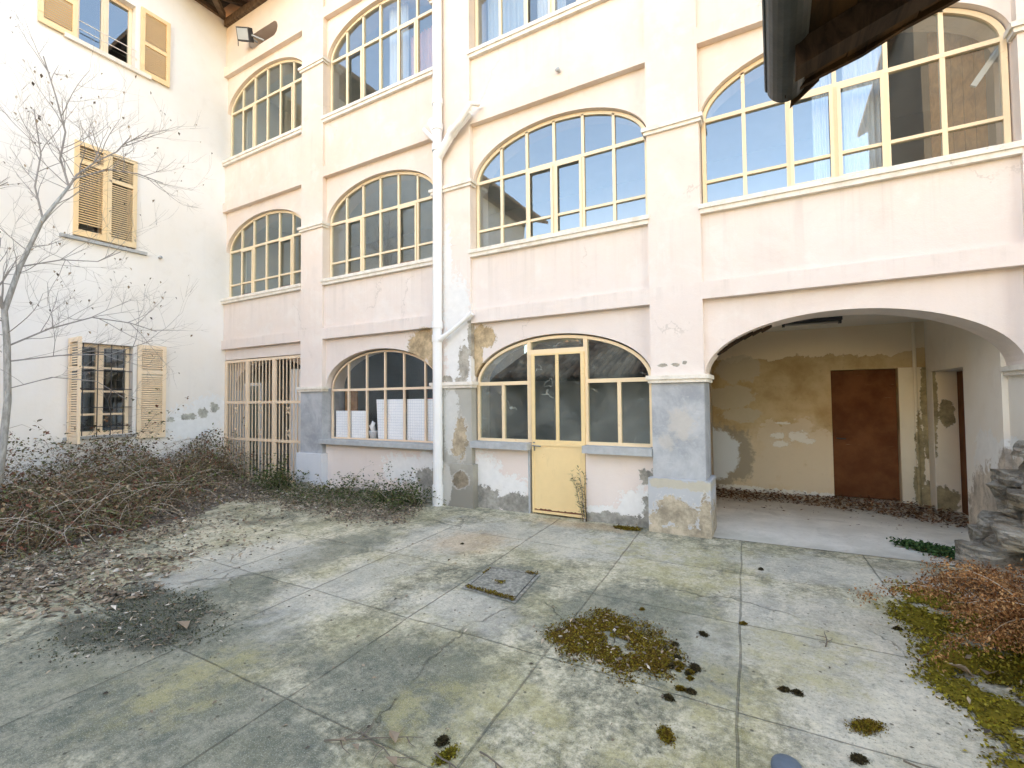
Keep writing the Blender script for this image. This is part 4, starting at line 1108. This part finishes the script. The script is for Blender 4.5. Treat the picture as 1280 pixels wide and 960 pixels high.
# weed by the yellow door
t = thing('weed', 'tall thin grey green weed growing at the foot of the yellow door', 'weed', (8.04, .03, 0))
cm = MB(); fm = MB(); r_ = random.Random(4)
for k in range(5):
    x = 8.05+r_.uniform(-.04,.05); lean = r_.uniform(-.16, .03); h = r_.uniform(.45,.80)
    pts = [(x+lean*(i/8)**1.5, .035-.03*r_.random(), h*i/8) for i in range(9)]
    cm.tube(pts, [.006-.0005*i for i in range(9)], 5, False)
    for i in range(1, 9):
        for _ in range(7): leaf(fm, Vector(pts[i]) + Vector((0, -.01, r_.uniform(-.04,.04))), r_.uniform(.03,.065), r_.uniform(3.0, 6.4), r_.uniform(-.9,.3), r_.gauss(0,.4), .2, .22)
cm.build('stems', M['cane'], t, False, False); fm.build('leaves', leafmat('grey_green_weed', [(0,(.08,.075,.04)),(.6,(.15,.15,.085)),(1,(.23,.21,.13))]), t, False, False)
# green clump at the porch edge
gm = MB()
r_ = random.Random(14)
for k in range(1500):
    a = r_.random(); x = 11.30+.42*a+r_.gauss(0,.05); y = .60-.30*a+r_.gauss(0,.07)*(.5+a)
    leaf(gm, (x, y, .01+.05*r_.random()), r_.uniform(.025,.055), r_.uniform(0,6.28), r_.gauss(-.2,.5), r_.gauss(0,.5), .3, .6)
tag(gm.build('ground_ivy', M['ivy'], None, False, False), 'dark green creeping weed on the porch floor beside the stone wall', 'weed')

# ------------------------------------------------------------------ moss
def moss(poly, n, hmax, mat, label, size=(.008,.02), seed=1, soft=.05, leaves=0, group=None, name='moss_patch', freq=3.0, body=True):
    m = MB()
    def f(r, x, y, d):
        h = hmax*min(1, .25+max(0, d)*5)*(.75+.35*vnoise(x*5, y*5))
        s = r.uniform(*size); a = r.uniform(0, 6.28); z = max(.002, h*r.uniform(.35, 1))
        if vnoise(x*2.3+seed, y*2.3, 2.0) < -.52: return
        leaf(m, (x, y, z), s, a, r.gauss(-.35,.4), r.gauss(0,.5), .4, .7)
    scatter(poly, n, f, soft, seed, freq)
    # body of the cushion
    xs = [p[0] for p in poly]; ys = [p[1] for p in poly]; st = .03; idx = {}
    nx = int((max(xs)-min(xs))/st)+2; ny = int((max(ys)-min(ys))/st)+2
    for i in range(nx+1):
        for j in range(ny+1):
            x = min(xs)-st+i*st; y = min(ys)-st+j*st
            d = polydist(x, y, poly); d = d if inpoly(x, y, poly) else -d
            d += vnoise(x, y, freq)*soft
            if d > .02 and vnoise(x*2.3+seed, y*2.3, 2.0) > -.45:
                idx[(i,j)] = len(m.v); m.v.append((x, y, .003+hmax*.6*min(1, .1+d*5)*(.8+.3*vnoise(x*6, y*6))))
    if not body: m.v = m.v[:len(m.v)-len(idx)]; idx = {}
    for (i, j), a in idx.items():
        q = [(i,j),(i+1,j),(i+1,j+1),(i,j+1)]
        if all(k in idx for k in q): m.f.append([idx[k] for k in q]); m.m.append(0)
    mats = [mat]
    if leaves:
        mats.append(M['litter'])
        def g(r, x, y, d): leaf(m, (x, y, hmax+.004), r.uniform(.012,.05), r.uniform(0,6.28), r.gauss(0,.3), r.gauss(0,.4), .3, r.uniform(.15,.5), 1)
        scatter(poly, leaves, g, soft, seed+50)
    return tag(m.build(name, mats, None, False, False), label, 'moss', group)
moss([(8.86,-2.80),(8.88,-2.62),(8.95,-2.45),(9.12,-2.30),(9.25,-2.30),(9.42,-2.38),(9.52,-2.50),(9.62,-2.72),(9.60,-2.88),(9.50,-2.93),(9.40,-3.02),(9.22,-2.98),(9.05,-2.93),(8.98,-2.85)], 16000, .011, M['moss'],
    'round brown green moss cushion in the middle of the concrete', (.006,.017), 2, .10, 240, freq=5.0)
moss([(11.08,-.66),(11.0,-1.0),(10.92,-1.25),(10.93,-1.6),(10.90,-2.0),(10.93,-2.4),(11.02,-2.75),(11.05,-3.3),(12.0,-3.3),(12.1,-.95),(11.5,-.72)], 30000, .026, M['moss_bright'],
    'long yellow green moss strip along the right edge', (.01,.026), 8, .12, 160)
moss([(5.45,-3.95),(5.6,-3.65),(6.2,-3.5),(6.6,-3.6),(6.85,-3.9),(6.75,-4.2),(6.35,-4.42),(6.0,-4.25),(5.8,-4.1)], 2600, .004, M['moss_dark'],
    'flat dark moss film strewn with dry leaves at the left', (.008,.02), 5, .16, 420, body=False)
CL = 'small moss clods on the concrete'
BIT = 'small dark moss bit in the scatter just right of the round cushion'
for i, (x, y, r, mt, lab) in enumerate(((9.67,-3.08,.035,'clod','dark moss clod below the round cushion'), (10.19,-2.72,.03,'clod','left one of two dark clods on pale concrete'), (10.25,-2.72,.032,'clod','right one of two dark clods on pale concrete'),
        (10.52,-2.86,.085,'moss','flat brown moss tuft near the yellow green strip'), (10.46,-3.12,.04,'clod','dark clod near the lower edge, right'), (9.71,-3.36,.06,'moss','moss tuft close to the lower edge, middle'), (9.74,-2.30,.035,'clod','flat dark clod right of the round cushion'),
        (9.30,-2.12,.022,'moss','small moss dot behind the round cushion'), (9.96,-2.02,.03,'moss','pale moss clod far right of the cushion'), (10.04,-.82,.03,'clod','dark clod near the porch edge'), (10.40,-3.30,.05,'moss','mossy clod at the very lower edge'),
        (8.90,-3.94,.06,'moss_bright','green moss tuft in the joint by the twigs'), (8.83,-3.88,.04,'clod','black crumbly tuft beside the green one'), (7.22,-1.45,.02,'clod','tiny dark crumb on the orange stain'), (10.86,-1.62,.03,'clod','dark crumb touching the yellow green strip'),
        *[(bx, by, br, bm__, BIT) for bx, by, br, bm__ in ((9.65,-2.66,0.012,'clod'),(9.64,-2.67,0.030,'clod'),(9.59,-2.74,0.016,'moss'),(9.61,-2.58,0.020,'moss'),(9.72,-2.81,0.020,'clod'),(9.76,-2.97,0.030,'clod'),(9.63,-2.78,0.030,'clod'),(9.67,-2.80,0.012,'moss'),(9.73,-2.79,0.030,'moss'),(9.56,-2.60,0.016,'clod'),(9.74,-2.85,0.020,'moss'),(9.66,-2.75,0.044,'moss'),(9.75,-2.73,0.044,'clod'),(9.67,-2.73,0.016,'moss'),(9.60,-2.52,0.030,'clod'),(9.75,-2.77,0.012,'clod'),(9.71,-2.97,0.030,'moss'))])):
    n = max(8, int(r*140)); rr0 = random.Random(i+90); poly = [(x+r*rr0.uniform(.55,1.3)*math.cos(2*math.pi*k/12), y+r*.8*rr0.uniform(.55,1.3)*math.sin(2*math.pi*k/12)) for k in range(12)]
    m = MB(); rr = random.Random(i)
    ang = rr.uniform(0, 3.14); sx_, sy_ = (1.0, .55) if r > .045 else (.8, .6)
    for k in range(int(1100*r/.05)):
        a = rr.gauss(0, .42)*r*sx_; b_ = rr.gauss(0, .42)*r*sy_
        px, py = x + a*math.cos(ang) - b_*math.sin(ang), y + a*math.sin(ang) + b_*math.cos(ang)
        fall = math.exp(-(a*a/(sx_*sx_)+b_*b_/(sy_*sy_))/(r*r)*1.6)
        leaf(m, (px, py, max(.002, r*(.22 if r > .045 else .5)*fall*rr.uniform(.2,1))), rr.uniform(.006,.014), rr.uniform(0,6.28), rr.gauss(-.4,.5), rr.gauss(0,.5), .4, .6)
    tag(m.build('moss_clod', M[mt], None, False, False), lab, 'moss', CL)
# heap of dry moss by the door wall
moss([(8.40,-.10),(8.48,-.02),(8.75,-.0),(8.78,-.10),(8.6,-.14)], 900, .05, M['moss'], 'small dry moss heap at the wall foot right of the yellow door', (.01,.03), 44, .03, 20)

# ------------------------------------------------------------------ manhole cover
mh = thing('manhole_cover', 'square cement filled cover with mossy rim set in the concrete', 'manhole', (8.1, -2.15, 0))
c4 = [(7.93,-2.40), (8.40,-2.44), (8.32,-1.87), (7.87,-1.92)]
def inset(p, k): cx = sum(a for a, b in p)/4; cy = sum(b for a, b in p)/4; return [(cx+(a-cx)*k, cy+(b-cy)*k) for a, b in p]
m = MB(); o4, i4 = inset(c4, 1.12), inset(c4, 1.0)
m.add([(a, b, .007) for a, b in o4] + [(a, b, .007) for a, b in i4] + [(a, b, -.012) for a, b in i4], [(0,1,5,4),(1,2,6,5),(2,3,7,6),(3,0,4,7),(4,5,9,8),(5,6,10,9),(6,7,11,10),(7,4,8,11)])
m.build('rim', M['cover'], mh)
m = MB(); m.prism(inset(c4, .955), 'z', .0035, .009); m.build('lid', M['cover'], mh)
m = MB(); m.prism(inset(c4, .999), 'z', .0012, .0028); m.build('gap', M['iron'], mh)
mm = MB(); rr = random.Random(3)
def strip(a, b, n, w, h):
    for k in range(n):
        t_ = rr.random(); leaf(mm, (a[0]+(b[0]-a[0])*t_+rr.gauss(0,w), a[1]+(b[1]-a[1])*t_+rr.gauss(0,w), .01+h*rr.random()), rr.uniform(.008,.02), rr.uniform(0,6.28), rr.gauss(-.4,.5), rr.gauss(0,.5), .4, .6)
strip((8.12,-2.41), (8.40,-2.43), 420, .012, .018); strip((7.93,-2.39), (8.10,-2.40), 160, .012, .012); strip((8.22,-1.885), (8.33,-1.88), 120, .012, .01); strip((8.1,-2.2), (8.16,-2.18), 120, .018, .01); strip((7.9,-2.1),(7.88,-1.95),60,.008,.008)
mm.build('moss_rim', M['moss'], mh, False, False)

# ------------------------------------------------------------------ twigs on the ground
def twig(x, y, ang, l, label, seed, br=4):
    r = random.Random(seed); m = MB()
    pts = [(x, y, .01)]; a = ang
    for k in range(6):
        a += r.gauss(0, .15); pts.append((pts[-1][0]+l/6*math.cos(a), pts[-1][1]+l/6*math.sin(a), .008+.012*r.random()))
    m.tube(pts, [.0045-.0005*k for k in range(7)], 5)
    for k in range(br):
        p = pts[r.randint(1, 5)]; b = a + r.choice((-1, 1))*r.uniform(.5, 1.1); q = l*r.uniform(.15, .35)
        m.tube([p, (p[0]+q*.5*math.cos(b), p[1]+q*.5*math.sin(b), .012), (p[0]+q*math.cos(b+.2), p[1]+q*math.sin(b+.2), .007)], [.003,.0025,.0015], 4)
    return tag(m.build('twig', M['dry_twig'], None), label, 'twig', 'dry twigs on the concrete')
twig(8.36,-4.14,.25,.45,'dry forked twig lying by the tan leaf', 1, 6); twig(8.46,-4.02,-.5,.36,'grey twig crossing the forked one', 2, 3); twig(8.85,-3.96,-.3,.30,'short stem bending from the moss tuft', 3, 2)
twig(10.42,-2.12,1.35,.22,'small dark forked twig alone on pale concrete', 4, 3); twig(10.62,-3.05,-.35,.34,'thin blackish twig near the lower right edge', 5, 2); twig(10.9,-2.0,1.0,.22,'thin twig touching the yellow green moss', 6, 2)
twig(9.02,-3.86,-.2,.28,'grey twig right of the joint moss tuft', 7, 3)

# unidentified blue shape at the front edge, built as a low dome
m = MB(); n = 20
for zz, k in ((.0, 1), (.012, .97), (.02, .8), (.024, .4)):
    for i in range(n): m.v.append((10.19+.060*k*math.cos(2*math.pi*i/n), -3.32+.075*k*math.sin(2*math.pi*i/n), zz+.001))
for q in range(3):
    for i in range(n): m.f.append([q*n+i, q*n+(i+1) % n, (q+1)*n+(i+1) % n, (q+1)*n+i]); m.m.append(0)
m.f.append([3*n+i for i in range(n)]); m.m.append(0)
tag(m.build('round_blue_shape', M['blue'], None, True), 'smooth round blue grey shape at the lower edge', 'stone')

# ------------------------------------------------------------------ dry stone wall
sw_ = thing('stone_wall', 'ruined dry stone wall of dark flat stones at the right edge', 'stone wall', (12.2, -.6, 0))
def rock(c, s, seed, yaw=0.0):
    import bmesh
    r = random.Random(seed); bm = bmesh.new(); bmesh.ops.create_cube(bm, size=1)
    bmesh.ops.subdivide_edges(bm, edges=bm.edges, cuts=5, use_grid_fill=True)
    off = [Vector((math.cos(a_), math.sin(a_), r.uniform(-.35,.35))).normalized() for a_ in [r.uniform(0, 6.28) for _ in range(8)]] + [Vector((r.gauss(0,.2), r.gauss(0,.2), z_)).normalized() for z_ in (-1, 1)]
    pl = [r.uniform(.40,.54) for _ in range(8)] + [.47, .47]
    Rz = Matrix.Rotation(yaw+r.uniform(-.25,.25), 3, 'Z') @ Matrix.Rotation(r.gauss(0,.08), 3, 'X') @ Matrix.Rotation(r.gauss(0,.08), 3, 'Y')
    m = MB()
    for v in bm.verts:
        p = v.co.copy(); 
        for o_, d_ in zip(off, pl):
            e = p.dot(o_) - d_
            if e > 0: p -= o_*e
        p += Vector((vnoise(p.y*2.2+seed, p.z*2.2), vnoise(p.x*2.2, p.z*2.2+seed), vnoise(p.x*2.2+seed, p.y*2.2)))*.04
        p *= 1 + .07*abs(vnoise(p.x*7+seed*1.7, p.y*7+p.z*9)) - .03
        q = Rz @ Vector((p.x*s[0], p.y*s[1], p.z*s[2])); m.v.append(tuple(Vector(c)+q))
    bm.verts.index_update()
    for f in bm.faces: m.f.append([v.index for v in f.verts]); m.m.append(0)
    bm.free()
    return m
rk = random.Random(77)
rock((11.66,-.56,.15), (.42,.40,.44), 1, .5).build('stone', M['stone'], sw_)
rock((11.92,-.74,.12), (.40,.40,.36), 2, -.2).build('stone', M['stone'], sw_)
rock((12.3,-.80,.13), (.42,.40,.34), 402, .2).build('stone', M['stone'], sw_)
MB().box(12.0, 13.0, -.5, -.12, 0, .9).build('gap_blocker', M['soil'], sw_)  # added dark box behind the stones, keeping light out of the gaps
sid = 3
z = .30
for row in range(9):
    hgt = rk.uniform(.075, .135); x = 11.62 + max(0, z-.30)*.46 + rk.uniform(-.07, .07)
    while x < 12.75:
        w_ = rk.uniform(.17, .42)
        for yy in (-.60, -.26) if x < 12.1 else (-.60,):
            rock((x+w_/2, yy+rk.uniform(-.07,.07), z+hgt/2), (w_*1.06, rk.uniform(.26,.40), hgt*rk.uniform(.95,1.2)), sid, rk.uniform(-.3,.3)).build('stone', M['stone'], sw_); sid += 1
        x += w_
    z += hgt
for k in range(14):
    rock((11.5+rk.uniform(-.08,.8), -.88+rk.uniform(-.18,.14), .035), (rk.uniform(.08,.22), rk.uniform(.08,.18), rk.uniform(.06,.13)), 300+k).build('stone', M['stone'], sw_)

# ------------------------------------------------------------------ dead fern
fr_ = thing('dead_fern', 'rust brown dead fern drooping over the moss at the right edge', 'fern', (11.65,-1.75,0))
fm = MB(); sm_ = MB(); r_ = random.Random(12)
for k in range(95):
    a = r_.uniform(1.7, 5.4) if k < 76 else r_.uniform(0, 6.28); L_ = r_.uniform(.44, .68); rise = r_.uniform(.95, 1.9)
    p = Vector((11.74+r_.gauss(0,.12), -1.78+r_.gauss(0,.14), .05)); d = Vector((math.cos(a)*.8, math.sin(a)*.8, rise)).normalized(); pts = [p.copy()]
    for i in range(16):
        p = p + d*(L_*1.35/16); d = (d + Vector((r_.gauss(0,.05), r_.gauss(0,.05), -.115))).normalized()
        p.z = max(.025, p.z); pts.append(p.copy())
    sm_.tube(pts, [.005-.00025*i for i in range(17)], 4, False)
    for i in range(2, 17):
        for _ in range(34):
            leaf(fm, pts[i] + Vector((r_.gauss(0,.03), r_.gauss(0,.03), r_.gauss(-.015,.025))), r_.uniform(.012,.027), r_.uniform(0,6.28), r_.uniform(-.2,1.3), r_.gauss(0,.7), .6, .5)
sm_.build('stalks', M['cane'], fr_, False, False); fm.build('fronds', M['fern'], fr_, False, False)

# ------------------------------------------------------------------ bare tree before the white house
tree = thing('bare_tree', 'leafless young tree with pale grey trunk before the white house', 'tree', (1.6, -3.6, 0))
tm = MB(); bm_ = MB(); lfm = MB()
def T(y, z, dx=0.0): return Vector((1.6+dx, y, z))
r_ = random.Random(5)
def grow(p, d, length, rad, depth, mb):
    seg = 6; pts = [p.copy()]; cur = p.copy(); dd = d.normalized()
    for i in range(seg):
        dd = (dd + Vector((r_.gauss(0,.09), r_.gauss(0,.09), r_.gauss(.035,.06)))).normalized()
        cur = cur + dd*(length/seg); pts.append(cur.copy())
    mb.tube(pts, [rad*(1-.62*i/seg) for i in range(seg+1)], 5 if rad > .008 else 3, False)
    if depth <= 0:
        if r_.random() < .16: leaf(lfm, pts[-1], r_.uniform(.03,.06), r_.uniform(0,6.28), .9, r_.gauss(0,.6), .5, .6)
        return
    n = r_.randint(3, 4)
    for k in range(n):
        i = r_.randint(2, seg); q = pts[i]
        side = Vector((r_.gauss(0,1), r_.gauss(0,1), r_.gauss(.15,.7))).normalized()
        nd = (dd*1.1 + side*.95).normalized()
        grow(q, nd, length*r_.uniform(.45,.72), max(.0015, rad*(1-.62*i/seg)*.62), depth-1, mb)
main = [T(-3.63,.0), T(-3.57,.9), T(-3.53,1.6), T(-3.55,2.35), T(-3.58,2.75), T(-3.45,3.35), T(-3.24,4.05), T(-2.98,4.60)]
tm.tube(main, [.045,.041,.037,.035,.032,.028,.023,.017], 9)
limbs = [
 ([T(-2.98,4.60), T(-2.90,4.80), T(-2.72,5.05,.1), T(-2.50,5.28,.15), T(-2.36,5.55,.2)], .022),
 ([T(-2.98,4.60), T(-3.05,5.0,-.1), T(-3.0,5.4,-.1), T(-3.1,5.9,-.15), T(-3.22,6.4,-.2)], .020),
 ([T(-3.24,4.05), T(-3.3,4.5,-.1), T(-3.22,5.0,-.2), T(-3.3,5.6,-.2)], .018),
 ([T(-2.95,4.72), T(-2.62,4.95,.2), T(-2.3,5.0,.3), T(-2.0,4.95,.4)], .016),
 ([T(-3.58,2.75), T(-3.8,3.3,.1), T(-4.0,4.0,.1), T(-4.05,4.8,.1)], .034),
 ([T(-3.54,2.30), T(-3.2,2.55,.15), T(-2.8,2.75,.3), T(-2.4,2.72,.4), T(-2.1,2.62,.5)], .016),
 ([T(-3.54,2.10), T(-3.1,2.20,.2), T(-2.6,2.25,.35), T(-2.15,2.48,.5)], .014),
 ([T(-3.45,3.35), T(-3.1,3.5,.2), T(-2.75,3.55,.3), T(-2.5,3.75,.35)], .013),
 ([T(-3.56,2.6), T(-3.9,2.75,-.1), T(-4.3,2.9,-.1)], .016),
 ([T(-3.53,1.75), T(-3.2,1.9,.3), T(-2.8,1.85,.5), T(-2.5,1.6,.6)], .010),
]
for pts, rd_ in limbs:
    bm_.tube(pts, [rd_*.72*(1-.5*i/(len(pts)-1)) for i in range(len(pts))], 6, False)
    for i in range(1, len(pts)):
        for _ in range(3 if rd_ > .012 else 2):
            d = (pts[i]-pts[i-1]).normalized() + Vector((r_.gauss(0,.7), r_.gauss(0,.7), r_.gauss(.2,.5)))
            grow(pts[i-1].lerp(pts[i], r_.random()), d, r_.uniform(.4,.85), rd_*.34, 2, bm_)
for i in range(3, 7):
    for _ in range(3):
        d = Vector((r_.gauss(0,.6), r_.gauss(0,1), r_.uniform(0,.8))); grow(main[i].lerp(main[i+1], r_.random()), d, r_.uniform(.5,1.0), .0065, 2, bm_)
tm.build('trunk', M['bark'], tree, True); bm_.build('branches', M['twig'], tree, False, False); lfm.build('dry_leaves', M['litter'], tree, False, False)

# ------------------------------------------------------------------ lean-to roof reaching in from the right
can = thing('lean_to_roof', 'dark wooden lean-to roof with zinc gutter jutting in above the right', 'roof', (11.5, -6, 2.7))
SLC = .335
def zc_(x): return 2.70 + (x-10.24)*SLC
YV = -3.6
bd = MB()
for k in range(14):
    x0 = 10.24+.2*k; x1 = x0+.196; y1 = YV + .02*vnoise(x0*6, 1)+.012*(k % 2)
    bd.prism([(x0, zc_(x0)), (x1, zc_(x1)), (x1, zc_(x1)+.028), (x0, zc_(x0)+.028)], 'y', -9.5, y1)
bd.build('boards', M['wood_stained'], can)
rt = MB()
for k, y in enumerate((-3.78, -4.55, -5.35, -6.15, -7.0)):
    rt.prism([(10.27, zc_(10.27)-.09), (13.0, zc_(13.0)-.09), (13.0, zc_(13.0)-.003), (10.27, zc_(10.27)-.003)], 'y', y-.08, y)
rt.build('rafter', M['wood_dark'], can)
tl_ = MB()
for k in range(9):
    x = 10.20+.31*k
    for j in range(26):
        y = YV+.03-.225*j
        pts = []
        for i in range(7):
            a = math.pi*i/6; pts.append((y-.105+.105*math.cos(a)*1.0, .05*math.sin(a)))
        v = []
        for xx, e in ((x, 0.0), (x+.40, .035)):
            for (yy, hh) in pts: v.append((xx, yy, zc_(xx)+.034+hh+(.035 if e == 0 else 0)))
        tl_.add(v, [(i, i+1, i+8, i+7) for i in range(6)])
        
tl_.build('roof_tiles', M['tiles'], can, True)
vg = MB()
pts = [(10.245+k*.12, zc_(10.245+k*.12)-.012+.012*vnoise(k*.9, 2)) for k in range(22)]
vg.prism(pts + [(a, b+.05) for a, b in pts[::-1]], 'y', YV+.013, YV+.033)
vg.prism([(10.262, 2.668), (10.36, 2.745), (10.34, 2.765), (10.27, 2.72)], 'y', YV+.063, YV+.073)
vg.build('verge_board', M['wood_stained'], can)
gt = MB(); n = 12
def gsec(y, r=.066):
    return [(10.252+r*math.cos(math.pi+math.pi*i/n), y, 2.758+r*math.sin(math.pi+math.pi*i/n)) for i in range(n+1)] + [(10.252+(r-.004)*math.cos(2*math.pi-math.pi*i/n), y, 2.758+(r-.004)*math.sin(2*math.pi-math.pi*i/n)) for i in range(n+1)]
a, b = gsec(YV+.06), gsec(-9.5); k = len(a)
gt.add(a+b, [(i, (i+1) % k, k+(i+1) % k, k+i) for i in range(k)])
gt.add(a[:n+1], [tuple(range(n+1))])
gt.tube([(10.186, YV+.06, 2.758), (10.186, -9.5, 2.758)], .008, 6)
gt.build('gutter', M['gutter'], can)
MB().box(12.75, 12.9, -4.0, -3.85, 0, zc_(12.8)-.09).build('post', M['wood_grey'], can)
MB().box(12.75, 12.9, -8.0, -7.85, 0, zc_(12.8)-.09).build('post', M['wood_grey'], can)

# ------------------------------------------------------------------ buildings behind the camera (seen as reflections)
ob = thing('outbuilding', 'low pale outbuilding with terracotta tiled roof across the court', 'outbuilding', (6, -10, 0))
m = MB(); m.box(1.5, 9.6, -9.2, -9.0, 0, 2.25); m.box(1.5, 1.7, -13, -9.2, 0, 2.6); m.build('wall', M['pale_house'], ob)
tl_ = MB()
for k in range(36):
    x = 1.2+.24*k
    for j in range(12):
        y = -8.6-.33*j; z = 2.25+(-8.6-y)*.42
        v = []
        for yy, zz in ((y, z), (y-.40, z+.40*.42+.02)):
            for i in range(6):
                a = math.pi*i/5; v.append((x+.10-.10*math.cos(a), yy, zz+.10*math.sin(a)))
        tl_.add(v, [(i, i+1, i+7, i+6) for i in range(5)])
m = MB(); m.prism([(-8.55, 2.16), (-12.7, 3.90), (-12.7, 3.98), (-8.55, 2.24)], 'x', 1.2, 9.9)
rf = m.build('roof', M['wood_dark'], ob); tl_.build('roof_tiles', M['tiles'], rf, True)
yh = thing('yellow_house', 'yellow house with overhanging tiled roof across the court', 'house', (3, -20, 0))
m = MB(); m.box(-2, 7.5, -24, -18, 0, 7.2); m.build('wall', M['yellow_house'], yh)
m = MB(); m.prism([(-17.0, 7.0), (-21, 8.8), (-25, 7.0), (-25, 7.14), (-21, 8.96), (-17.0, 7.14)], 'x', -2.8, 8.3); m.build('roof', M['tiles'], yh)
for x in (-.5, 1.8, 4.1, 6.2):
    for z in (1.0, 4.2):
        m = MB(); m.box(x-.5, x+.5, -18.0, -17.96, z, z+1.6); m.build('shutter', M['brown_board'], yh)
m = MB(); m.box(-1, 3, -18, -16.9, 3.7, 3.85); m.build('balcony', M['pale_house'], yh)

nh = thing('tall_house', 'tall dark stone house standing behind the lean-to', 'house', (18, -14, 0))
MB().box(13.7, 22.8, -18, -10, 0, 12.6).build('wall', M['old_stone'], nh)
MB().prism([(13.4, 12.5), (18.2, 14.6), (23.2, 12.5), (23.2, 12.62), (18.2, 14.75), (13.4, 12.62)], 'y', -18.6, -9.5).build('roof', M['tiles'], nh)

# ------------------------------------------------------------------ camera, light, world
cam = bpy.data.cameras.new('Camera'); co = bpy.data.objects.new('Camera', cam); COL.objects.link(co)
fw = Vector((-0.48765621, 0.87242254, 0.03271597)); rt_ = Vector((0.87269179, 0.4881735, -0.0097809)); up_ = Vector((0.02450414, -0.02378124, 0.99941683))
mat = Matrix((rt_, up_, -fw)).transposed().to_4x4(); mat.translation = Vector((10.18081552, -5.61708643, 1.55))
co.matrix_world = mat
cam.sensor_width = 36; cam.sensor_fit = 'HORIZONTAL'; cam.lens = 36*585.2049/1280; cam.clip_start = .05; cam.clip_end = 500
scene.camera = co

SUN_EL, SUN_AZ = R(27), R(8)      # behind the arcade building, the whole court lies in its shade
sun = bpy.data.lights.new('Sun', 'SUN'); so = bpy.data.objects.new('Sun', sun); COL.objects.link(so)
sun.energy = 4.0; sun.angle = R(.53); sun.color = (1, .93, .82)
sd = Vector((-math.sin(SUN_AZ)*math.cos(SUN_EL), math.cos(SUN_AZ)*math.cos(SUN_EL), math.sin(SUN_EL)))
so.rotation_euler = (-sd).to_track_quat('-Z', 'Y').to_euler()
so.location = (6, 20, 20)
wd = bpy.data.worlds.new('World'); scene.world = wd; wd.use_nodes = True
nt = wd.node_tree; nt.nodes.clear()
out = nt.nodes.new('ShaderNodeOutputWorld'); bg = nt.nodes.new('ShaderNodeBackground'); sky = nt.nodes.new('ShaderNodeTexSky')
sky.sky_type = 'NISHITA'; sky.sun_disc = False; sky.sun_elevation = SUN_EL; sky.sun_rotation = -SUN_AZ
sky.altitude = 300; sky.air_density = 1.0; sky.dust_density = .5; sky.ozone_density = 1.0
bg.inputs[1].default_value = .12
nt.links.new(sky.outputs[0], bg.inputs[0]); nt.links.new(bg.outputs[0], out.inputs[0])

vs = scene.view_settings
vs.view_transform = 'Standard'; vs.look = 'None'; vs.gamma = 1; vs.exposure = 3.7; vs.use_curve_mapping = False
vs.use_white_balance = True; vs.white_balance_temperature = 9200; vs.white_balance_tint = 15
cy = scene.cycles
cy.use_denoising = True; cy.max_bounces = 8; cy.diffuse_bounces = 5; cy.glossy_bounces = 4; cy.transparent_max_bounces = 12; cy.caustics_reflective = False; cy.caustics_refractive = False
cy.sample_clamp_indirect = 8
